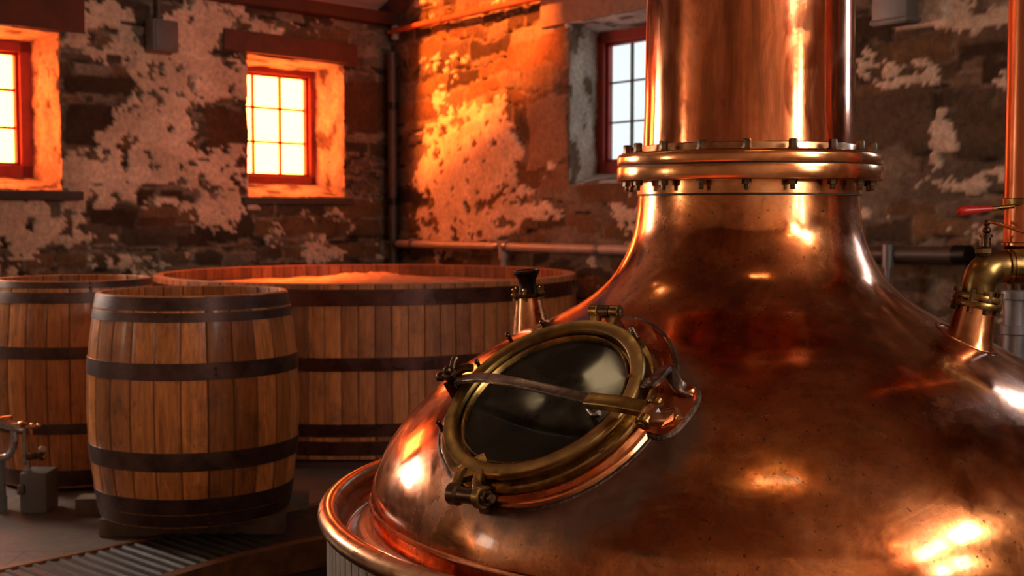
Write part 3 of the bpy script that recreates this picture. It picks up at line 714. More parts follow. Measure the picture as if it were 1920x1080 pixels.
# ------------------------------------------------------------------ THE STILL
still = empty('copper_still', AX + Vector((0, 0, -1.2)))
tag(still, 'huge polished copper pot still with bolted neck flange and round glazed manway', 'pot still')
T = Matrix.Translation(AX)
m = MB(); m.lathe([(r, z) for r, z in pot_prof] , 224, T); pot = m.build('pot', COPPER, still, sharp=60)
# neck
n0 = sil(1213, -20); n1 = sil(1209, 200); n2 = sil(1206, 268)
zt = n0[1]
fz = sil(1157, 314)      # seam
fr_ = fz[0]; zs_ = fz[1]
ft = sil(1160, 290)[1]; fb = sil(1160, 342)[1]
neck = [(n0[0] - .0, zt + 1.7), (n0[0], zt), (n1[0], n1[1]), (n2[0], n2[1] - .02), (n2[0] + .006, ft + .012), (n2[0] + .012, ft)]
m = MB().lathe(neck, 128, T); m.build('neck', COPPER_NECK, still, sharp=60)
m = MB().lathe([(n2[0] + .006, ft + .021), (n2[0] + .010, ft + .019), (n2[0] + .013, ft), (n2[0], ft)], 96, T); m.build('neck_seam', RIMC, still)
hb = .008
def ringprof(r0, r1, z0, z1, c): return [(r0, z0), (r1 - c, z0), (r1 - c * .3, z0 + c * .3), (r1, z0 + c), (r1, z1 - c), (r1 - c * .3, z1 - c * .3), (r1 - c, z1), (r0, z1)]
m = MB().lathe([(n2[0] - .02, zs_ + .0015), (fr_ - .003, zs_ + .0015), (fr_ - .0008, zs_ + .002), (fr_, zs_ + .004), (fr_, (zs_ + ft) / 2 - .003), (fr_ , ft - .013), (fr_ - .0015, ft - .008), (fr_ - .005, ft - .003), (fr_ - .011, ft - .0005), (fr_ - .03, ft), (n2[0] - .02, ft + .003)], 128, T)
m.build('upper_flange', COPPER_FLANGE, still, sharp=50)
m = MB().lathe([(n2[0] - .02, zs_ - .0015), (fr_ - .003, zs_ - .0015), (fr_ - .0008, zs_ - .002), (fr_, zs_ - .004), (fr_, (zs_ + fb) / 2), (fr_, fb + .004), (fr_ - .0012, fb + .0012), (fr_ - .004, fb), (n2[0] - .03, fb)], 128, T)
m.build('lower_flange', COPPER_FLANGE, still, sharp=50)
m = MB().lathe([(n2[0] - .02, zs_ - .002), (fr_ - .005, zs_ - .002), (fr_ - .005, zs_ + .002), (n2[0] - .02, zs_ + .002)], 128, T); m.build('gasket', DARKBAND, still)
pr0 = pot_prof[0]
m = MB().lathe([(pr0[0] + .001, pr0[1] + .0), (pr0[0] + .005, pr0[1] + .002), (pr0[0] + .004, fb + .001)], 128, T); m.build('flange_neck_band', COPPER_FLANGE, still)
m = MB().lathe([(pr0[0] + .0005, pr0[1] - .004), (pr0[0] + .0045, pr0[1] - .003), (pr0[0] + .0045, pr0[1] + .001), (pr0[0], pr0[1] + .003)], 128, T); m.build('flange_seam', DARKBAND, still)
NBOLT = 18; br_ = fr_ - .028
def bolt_mb(a):
    m = MB(); c = AX + Vector((br_ * math.cos(a), br_ * math.sin(a), 0))
    m.lathe([(.0001, ft + .025), (.0095, ft + .025), (.0115, ft + .022), (.0115, ft + .003), (.0150, ft + .003), (.0145, ft - .001), (.006, ft - .001), (.006, fb + .001), (.0125, fb), (.0125, fb - .012), (.0065, fb - .013), (.0065, fb - .024), (.0055, fb - .026), (.0001, fb - .026)], 6, Matrix.Translation(c) @ Matrix.Rotation(a * 3, 4, 'Z'))
    return m
view = math.atan2(-AX.y, -AX.x)
for k in range(NBOLT):
    bolt_mb(view + math.radians(-.5) + 2 * PI * k / NBOLT).build('flange_bolt', BRONZE, still)

# weld bead at the foot of pot, tray, rim, jacket
rb, zb = pot_prof[-1]
seamz = sil(696, 940)[1]
m = MB(); N_ = 128
m.lathe([(pot_r(seamz + .006) - .001, seamz + .006), (pot_r(seamz) + .004, seamz + .003), (pot_r(seamz) + .005, seamz - .003), (pot_r(seamz - .008), seamz - .008)], 160, T); m.build('lap_seam', COPPER_PLAIN, still)
rr_, rz_ = sil(616, 965)                   # centre line of rim tube
RT = .030
m = MB(); bead = []
tz = zb - .012
for k in range(260):
    a = 2 * PI * k / 260; q = .004 * mnoise.noise(Vector((k * .8, 1, 0)))
    bead.append(AX + Vector(((rb + .012 + q) * math.cos(a), (rb + .012 + q) * math.sin(a), tz + .006)))
m.tube(bead, .024, 10, closed=True); m.build('solder_bead', SILVERWELD, still)
m = MB(); m.lathe([(rb - .02, tz + .008), (rb + .03, tz + .004), (rr_ - .055, tz - .004), (rr_ - .04, tz + .004), (rr_ - RT - .003, tz + .03), (rr_ - RT + .004, rz_)], 160, T); m.build('tray', COPPER_PLAIN, still, sharp=60)
m = MB(); m.lathe([(rr_ + RT * math.cos(a), rz_ + RT * math.sin(a)) for a in [2 * PI * k / 16 for k in range(16)]], 192, T, close=True)
m.build('rim', RIMC, still, sharp=60)
def jacket_mat():
    t = NT('jacket_paint'); w = t.coord(); n = t.noise(6, 6, .6, w); g = t.noise(4, 5, .6, t.coord((12, 12, 1)))
    c = t.ramp(n, [(.3, (.25, .235, .20)), (.7, (.40, .38, .34))]); c = t.mix(t.maprange(g, .55, .75, 0, .5), c, (.14, .11, .085))
    return t.bsdf(c, .5, 0, t.bump(n, .1, .01))
m = MB(); nb = 150
ji = rr_ - .002
for k in range(nb):
    a0 = 2 * PI * k / nb; w_ = 2 * PI / nb
    vv = []
    for (f, r) in [(0.0, ji - .010), (.04, ji - .010), (.07, ji + .006), (.5, ji + .008), (.93, ji + .006), (.96, ji - .010), (1.0, ji - .010)]:
        a = a0 + w_ * f
        vv += [AX + Vector((r * math.cos(a), r * math.sin(a), rz_ - .012)), AX + Vector((r * math.cos(a), r * math.sin(a), -1.19))]
    m.add(vv, [(2 * i, 2 * i + 2, 2 * i + 3, 2 * i + 1) for i in range(6)])
m.build('fluted_jacket', jacket_mat(), still, sharp=25)

# ---- manway
R_ = MR
def onpot(px, py, lift=0.0):
    d = ray(px, py); h = march(O + d * 1.2, d); return h + pot_n(h) * lift
WPX = [(822, 812), (830, 850), (852, 896), (890, 934), (945, 954), (1015, 950), (1090, 924), (1165, 876), (1222, 818), (1256, 750), (1268, 695),
       (1255, 645), (1222, 608), (1178, 590), (1100, 606), (1020, 640), (930, 692), (865, 745), (832, 784)]
_w = sorted((math.atan2(q.y, q.x), math.hypot(q.x, q.y)) for q in [MM.inverted() @ onpot(x, y) for x, y in WPX])
_wa = np.array([q[0] for q in _w]); _wr = np.array([q[1] for q in _w])
_wa = np.concatenate([_wa - 2 * PI, _wa, _wa + 2 * PI]); _wr = np.concatenate([_wr] * 3)
def wrad(a): 
    a = (a + PI) % (2 * PI) - PI
    return sum(float(np.interp(a + e, _wa, _wr)) for e in (-.2, -.1, 0, .1, .2)) / 5
print('WELD', [(round(a, 2), round(r / MR, 2)) for a, r in _w])
def surf_ring(rad, lift=0.0, n=120, ell=1.0):
    out = []; f = rad / (MR * 1.2)
    for k in range(n):
        a = 2 * PI * k / n; rad = max(wrad(a) * f, MR * 1.03 * f); p = MM @ Vector((rad * math.cos(a), rad * math.sin(a) * ell, .05)); h = march(p, -MN, .006, .8)
        if h is None: h = p - MN * .2
        out.append(h + MN * lift)
    return out
m = MB()
r0 = surf_ring(R_ * 1.20, -.01); n = len(r0); rings = [r0, surf_ring(R_ * 1.17, .006), surf_ring(R_ * 1.16, .009)]
for rad, h in [(R_ * 1.11, .012),]: rings.append([(p + MN * h) for p in surf_ring(rad)])
for rad, hh_ in [(R_ * 1.075, -.048), (R_ * 1.07, -.034), (R_ * 1.02, -.030), (R_ * 1.0, -.028)]:
    rings.append([MM @ Vector((rad * math.cos(2 * PI * k / n), rad * math.sin(2 * PI * k / n), hh_)) for k in range(n)])
vv = [p for r in rings for p in r]; ff = [(i * n + k, i * n + (k + 1) % n, (i + 1) * n + (k + 1) % n, (i + 1) * n + k) for i in range(len(rings) - 1) for k in range(n)]
m.add(vv, ff); mw = m.build('manway', COPPER_PLAIN, still, sharp=50)
m = MB(); wr = surf_ring(R_ * 1.2, -.004, 160)
wr = [p + MN * .003 * mnoise.noise(Vector((i * .9, 0, 3))) for i, p in enumerate(wr)]
m.tube(wr, .0062, 10, closed=True); m.build('weld_bead', WELD, mw)
# lower seating flange
m = MB().lathe([(R_ * .9, -.028), (R_ * 1.055, -.028), (R_ * 1.065, -.024), (R_ * 1.065, -.012), (R_ * 1.05, -.008), (R_ * .9, -.008)], 120, MM); m.build('seat_flange', BRASS, mw)
# door ring: brass annulus with raised lip
m = MB().lathe([(R_ * .855, -.008), (R_ * .975, -.008), (R_ * .985, -.004), (R_ * 1.0, .004), (R_ * 1.0, .014), (R_ * .99, .018), (R_ * .885, .018), (R_ * .868, .015), (R_ * .862, .010), (R_ * .855, -.006)], 128, MM, close=True)
m.build('door_ring', BRASS_B, mw)
m = MB().lathe([(R_ * .795, -.012), (R_ * .858, -.012), (R_ * .858, -.006), (R_ * .838, -.006), (R_ * .832, .006), (R_ * .815, .007), (R_ * .800, .0), (R_ * .795, -.012)], 128, MM); m.build('bezel', BRASS, mw)
m = MB().lathe([(.0001, -.004), (R_ * .4, -.0045), (R_ * .81, -.006), (R_ * .81, -.012), (.0001, -.012)], 96, MM); m.build('glass', GLASS, mw)
# studs
def stud(px, py, h=.018, r=.007, L=.016):
    p = mp(px, py, h); m = MB(); m.cyl(p - MN * .02, p + MN * L, r * .8, seg=10); m.sphere(p + MN * L, r, 10); m.build('stud', BRONZE, mw)
for (x, y) in [(1021, 613), (957, 637), (899, 687), (827, 800)]: stud(x, y, -.005)
# coil screw at right
p = mp(1197, 640, -.02); m = MB(); m.cyl(p, p + MN * .045, .004, seg=10)
for k in range(5): c = p + MN * (.016 + k * .007); m.lathe([(.004, -.0025), (.0075, 0), (.004, .0025)], 10, frame(c, MN))
m.build('screw', STEEL, mw)
p = mp(1197, 640, -.02)
for (x, y) in [(1180, 705), (1128, 845), (930, 884)]:
    q = mp(x, y, .018); m = MB(); m.lathe([(.0065, -.001), (.0062, .0012), (.0001, .002)], 14, frame(q, MN)); m.build('rivet', BRASS, mw)

# top hinge: two knuckles and a pin on ears growing out of the ring
def hinge(pa, pb, root, w, r, hcen, barrel_mat, root_w=.05, pot_leg=True):
    a = mp(*pa, hcen); b = mp(*pb, hcen); ax_ = (b - a).normalized(); L = (b - a).length
    ro = mp(*root, .008)
    m = MB()
    m.cyl(a, a + ax_ * L * .30, r, seg=22, ch=.002); m.cyl(a + ax_ * L * .70, b, r, seg=22, ch=.002)
    # ears
    for c in (a + ax_ * L * .15, a + ax_ * L * .85):
        d = ro - c; rootp = ro + ax_ * (c - (a + b) / 2).dot(ax_) * .8
        m.tube([c, (c + rootp) / 2 - MN * .004, rootp - (c - rootp).normalized() * .02], .01, 10, sub=4, flat=(L * .29, .017), up=ax_)
    ear = m.build('hinge_ear', BRASS, mw)
    m = MB(); m.cyl(a - ax_ * .004, b + ax_ * .006, r * .55, seg=16, ch=.002); m.build('hinge_pin', STEEL, mw)
    m = MB(); m.cyl(a + ax_ * L * .33, a + ax_ * L * .67, r * .95, seg=20, ch=.001)
    mid = (a + b) / 2; ft_ = mid - MN * (hcen + .10) + (mid - ro).normalized() * .012
    hit = march(mid, -MN + (mid - MC).normalized() * .15, .004, .4)
    m.tube([mid, (mid + hit) / 2 + (mid - ro).normalized() * .008, hit], .01, 10, sub=4, flat=(L * .32, .020), up=ax_)
    m.build('hinge_knuckle', barrel_mat, mw)
hinge((1108, 583), (1163, 585), (1132, 612), .05, .017, .012, BRONZE)
# bottom hinge, a long dark pin barrel
a = mp(848, 925, .0); b = mp(916, 934, .0); ax_ = (b - a).normalized(); L = (b - a).length
m = MB(); m.cyl(a - ax_ * .006, a + ax_ * .026, .026, seg=24, ch=.006); m.cyl(a + ax_ * .02, b, .019, seg=24, ch=.003); m.build('hinge_pin', BRONZE, mw)
m = MB()
for (f, rx) in ((.78, 905),):
    c = a + ax_ * L * f; m.cyl(c - ax_ * .009, c + ax_ * .012, .026, seg=24, ch=.003)
for (c, rt) in ((a + ax_ * L * .18, mp(868, 878, .004)), (a + ax_ * L * .82, mp(900, 882, .004))):
    m.tube([c + MN * .012, (c + rt) / 2 + MN * .012, rt + (MC - rt).normalized() * .02], .01, 10, sub=5, flat=(.024, .018), up=ax_)
m.tube([mp(880, 868, .004), mp(886, 884, .006), mp(884, 897, .008)], .01, 10, sub=4, flat=(.085, .016), up=ax_)
m.build('hinge_ear', BRASS, mw)
c = a + ax_ * L * .93; hit = onpot(914, 950)
m = MB(); m.tube([c + MN * .004, (c + hit) / 2 + (c - MC).normalized() * .012, hit], .01, 10, sub=5, flat=(.018, .034), up=ax_); m.cyl(c - ax_ * .002, c + ax_ * .02, .012, seg=16, ch=.003); m.build('hinge_bracket', BRONZE, mw)

def onpot(px, py, lift=0.0):
    d = ray(px, py); h = march(O + d * 1.2, d); return h + pot_n(h) * lift
# cross bar
hbar = .055
pA = mp(858, 712, .035); pB = mp(1108, 750, .052); pC = mp(1204, 768, .045)
m = MB(); m.tube([pA, mp(905, 708, .062), mp(960, 716, .072), mp(1035, 732, .066), pB], .01, 16, sub=10, flat=(.011, .027), up=MN); m.build('cross_bar', STEEL, mw)
m = MB(); m.tube([mp(1103, 751, .052), mp(1150, 756, .055), mp(1190, 763, .050), mp(1210, 767, .046)], .01, 16, sub=6, flat=(.022, .036), up=MN); m.build('bar_fork', BRASS_B, mw)
m = MB(); q = mp(1106, 760, .03); m.tube([mp(1108, 748, .02), mp(1102, 762, .006), mp(1112, 778, .010), mp(1124, 774, .02)], .006, 10, sub=5); m.build('bar_clip', STEEL, mw)
# left clamp: wing nut, swing bolt and lugs on the pot
cL = mp(850, 712, .03); ax2 = (mp(905, 708, .03) - cL).normalized(); side = MN.cross(ax2)
m = MB(); foot = march(cL + MN * .05, -MN, .004, .5) or cL - MN * .1
m.cyl(foot, cL + MN * .03, .010, seg=14); m.build('swing_bolt', BRONZE, mw)
m = MB(); m.cyl(cL + MN * .004, cL + MN * .026, .019, seg=6, ch=.002); m.sphere(cL + MN * .032, .011)
m.sphere(cL - ax2 * .032 + MN * .012, .013); m.tube([cL - ax2 * .03 + MN * .012, cL + MN * .014], .008, 10)
m.tube([cL + MN * .012, cL + side * .03 + MN * .028, cL + side * .045 + MN * .03], [.008, .007, .009], 10, sub=4)
m.tube([cL + MN * .012, cL + ax2 * .03 + side * .022 + MN * .016, cL + ax2 * .052 + side * .024 + MN * .012], [.010, .012, .010], 10, sub=4); m.build('wing_nut', BRONZE, mw)
m = MB()
for sgn in (-1, 1):
    c = cL + side * .018 * sgn - MN * .03; m.tube([c + MN * .035, c - MN * .01, foot + side * .02 * sgn + ax2 * .01], .01, 10, sub=4, flat=(.034, .010), up=ax2)
m.build('clamp_lug', BRONZE, mw)
# right clamp: clevis welded on a foot plate, shackle hook
c1 = mp(1219, 772, .040); ax3 = (mp(1204, 768, .045) - mp(1150, 756, .055)).normalized(); sd = MN.cross(ax3)
m = MB()
fr1 = march(mp(1238, 790, .03), -MN, .004, .5); fr2 = march(mp(1292, 748, .03), -MN, .004, .5)
m.tube([c1 - ax3 * .01, c1 + ax3 * .022 - MN * .008, onpot(1252, 788, .022), onpot(1262, 800, .006)], .01, 16, sub=6, flat=(.02, .058), up=sd.cross(ax3)); m.build('clevis', RIMC, mw)
m = MB(); m.cyl(c1 - sd * .040, c1 - sd * .018, .0185, seg=24, ch=.003); m.cyl(c1 + sd * .018, c1 + sd * .036, .017, seg=24, ch=.003); m.cyl(c1 - sd * .043, c1 + sd * .04, .009, seg=16, ch=.002); m.build('clevis_pin', BRASS, mw)
def onpot(px, py, lift=0.0):
    d = ray(px, py); h = march(O + d * 1.2, d); return h + pot_n(h) * lift
m = MB(); m.tube([mp(1202, 722, .004), mp(1225, 716, .012), onpot(1256, 722, .046), onpot(1276, 742, .026), onpot(1300, 744, .012)], .01, 16, sub=8, flat=(.014, .032), up=MN); m.build('hook', STEEL, mw)
# foot plate and bead (welded to the pot)
fp = [(1208, 716), (1240, 708), (1285, 722), (1308, 738), (1303, 762), (1284, 790), (1262, 812), (1235, 820), (1205, 806), (1195, 770)]
base = [onpot(x, y, .012) for x, y in fp]; base = spline(base, 5, True); low = [p - pot_n(p) * .02 for p in base]; cen = sum(base, Vector()) / len(base) ; 
m = MB(); n = len(base); m.add(base + low + [cen + pot_n(cen) * .004], [(i, (i + 1) % n, n + (i + 1) % n, n + i) for i in range(n)] + [(i, (i + 1) % n, 2 * n) for i in range(n)]); m.build('foot_plate', COPPER_SATIN, mw)
m = MB(); m.tube([onpot(x, y, .0) for x, y in fp], .0085, 10, sub=8, closed=True); m.build('weld_bead', WELD, mw)
m = MB(); c = onpot(1293, 742, .014); m.cyl(c, c + pot_n(c) * .012, .016, seg=18, ch=.004); m.build('rivet', COPPER_PLAIN, mw)

# ---- nozzle with black cup at the left shoulder
yb = 3.98; fx = P(996, 600, yb).x
rr = math.hypot(fx - AX.x, yb - AX.y); foot = Vector((fx, yb, pot_z(rr))); top = P(987, 506, yb - .01)
axn = (top - foot); Ln = axn.length; px_m = yb / F
Mz = frame(foot, axn)
zf = (P(990, 553, yb) - foot).dot(axn.normalized())
m = MB(); m.lathe([(44 * px_m, -.06), (38 * px_m, -.01), (34 * px_m, .02), (30 * px_m, .06), (25.5 * px_m, zf * .8), (23 * px_m, zf)], 40, Mz); nz1 = m.build('nozzle', COPPER_PLAIN, still)
m = MB().lathe([(10 * px_m, zf - .004), (31 * px_m, zf - .004), (32 * px_m, zf), (32 * px_m, zf + .006), (31 * px_m, zf + .008), (10 * px_m, zf + .008)], 32, Mz); m.build('nozzle_flange', BRONZE, nz1)
for k in range(6):
    a = k * PI / 3 + .3; q = Mz @ Vector((27 * px_m * math.cos(a), 27 * px_m * math.sin(a), zf)); dn = axn.normalized()
    MB().cyl(q - dn * .014, q + dn * .018, .0065, seg=6).sphere(q + dn * .02, .0075, 8).build('bolt', BRASS_B, nz1)
m = MB().lathe([(18 * px_m, zf + .006), (16 * px_m, zf + .03), (17 * px_m, zf + .05), (23 * px_m, Ln - .012), (25 * px_m, Ln - .008), (25 * px_m, Ln), (20 * px_m, Ln), (12 * px_m, zf + .05), (.001, zf + .05)], 32, Mz); m.build('cup', BLACKMETAL, nz1)
# ---- nozzle at the right shoulder
dN = ray(1815, 636); f2 = march(O + dN * 2.0, dN)
if f2 is None: f2 = P(1815, 636, YS)
YN = f2.y; pm = YN / F
topn = P(1829, 576, YN); footn = P(1814, 650, YN); an = (topn - footn); L2 = an.length; M2 = frame(footn, an)
m = MB().lathe([(74 * pm, -.07), (56 * pm, -.03), (46 * pm, .0), (41 * pm, .03), (38 * pm, L2 * .7), (36 * pm, L2)], 48, M2); nz2 = m.build('nozzle', COPPER_PLAIN, still)
# saddle patch
sad = []
for k in range(60):
    a = 2 * PI * k / 60; q = footn + Vector((.074 * math.cos(a) - .004, .072 * math.sin(a), .2)); h = march(q, Vector((0, 0, -1)), .006, .8) or q - Vector((0, 0, .2)); sad.append(h)
MB().tube(sad, .0035, 8, closed=True).build('saddle_seam', COPPER_PLAIN, nz2)

# ------------------------------------------------------------------ brass elbow with valve (bolted on the nozzle)
bp = empty('brass_pipe', topn); tag(bp, 'aged brass elbow pipe with small valve bolted on the right shoulder nozzle', 'pipe')
u2 = an.normalized()
m = MB(); m.lathe([(20 * pm, -.001), (45 * pm, -.001), (46 * pm, .003), (46 * pm, .013), (45 * pm, .015), (20 * pm, .015)], 48, frame(topn - u2 * .0, u2)); m.lathe([(20 * pm, .018), (43 * pm, .018), (44 * pm, .021), (44 * pm, .031), (43 * pm, .033), (20 * pm, .033)], 48, frame(topn, u2)); m.build('flange', BRASS, bp)
for k in range(8):
    a = 2 * PI * k / 8 + .2; q = frame(topn, u2) @ Vector((40 * pm * math.cos(a), 40 * pm * math.sin(a), 0)); MB().cyl(q - u2 * .014, q + u2 * .046, .008, seg=6, ch=.001).build('flange_bolt', BRONZE, bp)
e0 = P(1833, 552, YN); path = [e0, P(1836, 530, YN), P(1846, 511, YN), P(1864, 502, YN + .01), P(1885, 500, YN + .01), P(1925, 500, YN + .02)]
m = MB().tube(path, [28 * pm, 30 * pm, 32 * pm, 31 * pm, 30 * pm, 30 * pm], 32, sub=8); m.build('elbow', BRASS_B, bp)
m = MB().tube([P(1887, 500, YN + .01), P(1893, 500, YN + .01)], 34 * pm, 32); m.build('clamp_ring', BRASS, bp)
m = MB().tube([P(1893, 500, YN + .01), P(1990, 500, YN + .02)], 33 * pm, 32)
m.cyl(P(1918, 520, YN + .02), P(1918, 462, YN + .02), 36 * pm, seg=32, ch=.006); m.build('tee_body', BRASS, bp)
# valve on top of elbow
m = MB(); v0 = P(1848, 487, YN); v1 = P(1848, 462, YN); m.cyl(v0, v1, 11 * pm, seg=8, ch=.002); m.cyl(v1, P(1849, 445, YN), 9 * pm, seg=18); m.cyl(P(1845, 476, YN), P(1845, 464, YN), 17 * pm, seg=6, ch=.003)
m.cyl(P(1849, 445, YN), P(1849, 440, YN), 12 * pm, seg=18); m.cyl(P(1849, 440, YN), P(1850, 424, YN), 5.5 * pm, seg=14); m.sphere(P(1850, 432, YN), 8 * pm); m.sphere(P(1850, 418, YN), 6.5 * pm); vb = m.build('valve_body', BRONZE, bp)
m = MB().tube([P(1851, 416, YN), P(1870, 419, YN - .02), P(1945, 444, YN - .06)], 3.2 * pm, 12, sub=5); m.build('lever_rod', COPPER_PLAIN, vb)

rp = empty('copper_riser_pipe', P(1918, 462, YN + .02)); tag(rp, 'tall copper pipe rising at the right edge of the photo', 'pipe')
xb = P(1916, 462, YN + .02); tb = P(1921, -120, YN + .02); 
m = MB().cyl(xb, Vector((xb.x, xb.y, tb.z)), 33 * pm, seg=48); m.build('pipe', COPPER_SATIN, rp)
m = MB().cyl(Vector((xb.x, xb.y, xb.z + .0)), Vector((xb.x, xb.y, xb.z + .012)), 37 * pm, seg=48, ch=.003); m.build('base_collar', COPPER_PLAIN, rp)
zc = P(1916, 378, YN + .02).z
m = MB().cyl(Vector((xb.x, xb.y, zc - .011)), Vector((xb.x, xb.y, zc + .009)), 37 * pm, seg=48, ch=.002); m.build('clamp', BRASS, rp)
h0 = P(1801, 396, YN - .04); h1 = P(1862, 391, YN - .04); h2 = P(1900, 387, YN - .02)
hv = empty('red_lever', h1); tag(hv, 'tapered red handled lever pointing left off the copper riser pipe', 'lever')
m = MB().tube([h0, h0 + (h1 - h0) * .1, h0 + (h1 - h0) * .5, h1], [8.5 * pm, 9 * pm, 6.5 * pm, 4 * pm], 20, sub=4); m.sphere(h0, 8.6 * pm); m.build('handle', RED, hv)
m = MB().tube([h1, h2], 4 * pm, 14); m.cyl(h1 - Vector((.003, 0, 0)), h1 + Vector((.008, 0, 0)), 5 * pm, seg=14); m.build('shaft', BRASS, hv)

# grey pipe behind
YG = 4.5; pg = YG / F
gp = empty('grey_pipe', G(1903, 800, 0) if False else Vector((P(1903, 600, YG).x, YG, 0))); tag(gp, 'grey painted vertical pipe behind the brass elbow at right edge', 'pipe')
x_ = P(1903, 600, YG).x; zt_ = P(1903, 543, YG).z
m = MB().cyl((x_, YG, 0), (x_, YG, zt_), 21 * pg, seg=36, ch=.002); m.build('pipe', GALV, gp)
for yy in (553, 618):
    z_ = P(1903, yy, YG).z; MB().cyl((x_, YG, z_ - .017), (x_, YG, z_ + .017), 26 * pg, seg=36, ch=.003).build('coupling', GALV, gp)
m = MB().tube([Vector((x_, YG, zt_ - .01)), Vector((x_, YG, zt_ + .05)), Vector((x_ + .04, YG, zt_ + .09)), Vector((x_ + .5, YG, zt_ + .09))], 16 * pg, 20, sub=6); m.build('bend', BRONZE, gp)

# ------------------------------------------------------------------ casks
def stave_body(mb, prof, nst, rin, rnd, tones, H):
    """staves: outer face following prof, top edge and inside face, colour per stave"""
    fr = [0, .035, .07, .35, .65, .93, .965]
    angs = []; cols = []; gro = []
    for k in range(nst):
        w = 1 + 0
        tone = tones(k)
        for f in fr:
            angs.append(2 * PI * (k + f) / nst); e = f in (0,); g = .004 if f == 0 else (.001 if f in (.035, .965) else 0)
            cols.append(tuple(c * (.12 if f == 0 else (.75 if f in (.035, .965) else 1)) for c in tone)); gro.append(g)
    n = len(prof); vv = []; cc = []
    for a, c, g in zip(angs, cols, gro):
        for r, z in prof: vv.append(Vector(((r - g) * math.cos(a), (r - g) * math.sin(a), z))); cc.append(c)
    ff = []
    m = len(angs)
    for i in range(m):
        j = (i + 1) % m
        for k in range(n - 1): ff.append((i * n + k, j * n + k, j * n + k + 1, i * n + k + 1))
    mb.add(vv, ff, cc)
def barrel_r(z, H, re, rbly): t = (z / H - .5) * 2; return re + (rbly - re) * (1 - abs(t) ** 2.1)
def make_barrel(name, H, re, rbly, hoops, nst=26, seed=1, dark=1.0):
    rd = random.Random(seed)
    t = empty(name, (0, 0, 0))
    base_t = [(.82, .30, .080), (.75, .27, .070), (.92, .36, .10), (.56, .20, .050), (.78, .28, .074)]
    tl = [tuple(c * u * dark for u in [rd.uniform(.75, 1.12)] for c in rd.choice(base_t)) for _ in range(nst)]
    prof = [(barrel_r(z, H, re, rbly), z) for z in [H * k / 30 for k in range(31)]]
    inn = [(re - .022, H - .002), (re - .024, H - .14), (re - .03, H * .25)]
    mb = MB(); stave_body(mb, [(re - .05, 0)] + prof, nst, 0, rd, lambda k: tl[k], H)
    body = mb.build('staves', WOOD, t, world=False, sharp=40, col=True)
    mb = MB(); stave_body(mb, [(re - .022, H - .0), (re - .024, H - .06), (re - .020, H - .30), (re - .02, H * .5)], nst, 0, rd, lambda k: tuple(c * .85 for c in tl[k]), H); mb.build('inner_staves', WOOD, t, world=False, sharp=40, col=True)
    mb = MB().lathe([(re - .023, H - .004), (re - .021, H + .001), (re - .002, H + .001), (re, H - .003)], 120); mb.build('rim', RIMWOOD, t, world=False)
    mb = MB().lathe([(.001, H * .5), (re - .005, H * .5)], 60); mb.build('barrel_head', TIMBER, t, world=False)
    for (z0, z1) in hoops:
        th = .004; pr = [(barrel_r(z0, H, re, rbly) - .002, z0), (barrel_r(z0, H, re, rbly) + th, z0 + .001)] + [(barrel_r(z0 + (z1 - z0) * f, H, re, rbly) + th, z0 + (z1 - z0) * f) for f in (.25, .5, .75)] + [(barrel_r(z1, H, re, rbly) + th, z1 - .001), (barrel_r(z1, H, re, rbly) - .002, z1)]
        hp = MB().lathe(pr, 120).build('hoop', IRON, t, world=False)
        a = rd.uniform(-2.4, -1.0); zc_ = (z0 + z1) / 2; rc = barrel_r(zc_, H, re, rbly) + th
        for dz in (-.012, .012): MB().sphere((rc * math.cos(a), rc * math.sin(a), zc_ + dz), .007, 10).build('rivet', IRON, hp, world=False)
    return t
YB = 5.71; ctr = P(368, 955, YB)
zb0 = .08; Hb = P(368, 545, YB).z - zb0; k = YB / F
hz = lambda y: P(368, y, YB).z - zb0
def hrow(y0, y1): return (hz(y1), hz(y0))
hoopsA = [(Hb - .060, Hb - .004), (hz(590) - .0, Hb - .068), hrow(660, 690), hrow(815, 848), hrow(897, 925), (.004, hz(926))]
bar1 = make_barrel('oak_barrel', Hb, 173 * k, 194 * k, hoopsA, 26, 3)
bar1.location = (ctr.x, YB, zb0); tag(bar1, 'open oak barrel in front on timber blocks, glossy highlight on its staves', 'barrel', 'open oak barrels')
YC = 6.75; c2 = P(147, 900, YC); zb2 = .02; k2 = YC / F; Hc = P(147, 521, YC).z - zb2
hz2 = lambda y: P(147, y, YC).z - zb2
hoopsB = [(Hc - .035, Hc - .002), (hz2(560), hz2(540)), (hz2(658), hz2(636)), (hz2(790), hz2(771)), (.01, .09)]
bar2 = make_barrel('oak_barrel', Hc, 138 * k2, 154 * k2, hoopsB, 24, 9, .85)
bar2.location = (c2.x, YC, zb2); tag(bar2, 'open oak barrel at the left edge, standing behind the front barrel', 'barrel', 'open oak barrels')

# big tub
YT = 8.25; ct = P(692, 700, YT); kt = YT / F; Rt = 391 * kt * math.cos(.11); zt0 = .06
Ht = P(692, 511, YT).z
rd = random.Random(5)
tub = empty('wooden_tub', (ct.x, YT, 0)); tag(tub, 'very large round wooden tub with dark hoops behind the barrels and still', 'tub')
nst = 92
bt = [(.52, .165, .040), (.42, .125, .031), (.58, .19, .050), (.33, .098, .025), (.48, .148, .037)]
tl = [tuple(c * u for u in [rd.uniform(.78, 1.12)] for c in rd.choice(bt)) for _ in range(nst)]
mb = MB(); stave_body(mb, [(Rt + .01, zt0), (Rt + .005, Ht * .5), (Rt, Ht)], nst, 0, rd, lambda k: tl[k], Ht); mb.build('staves', WOODT, tub, world=False, col=True)
mb = MB(); stave_body(mb, [(Rt - .06, Ht), (Rt - .06, Ht * .5)], nst, 0, rd, lambda k: tuple(c * .8 for c in tl[k]), Ht); mb.build('inner_staves', WOODT, tub, world=False, col=True)
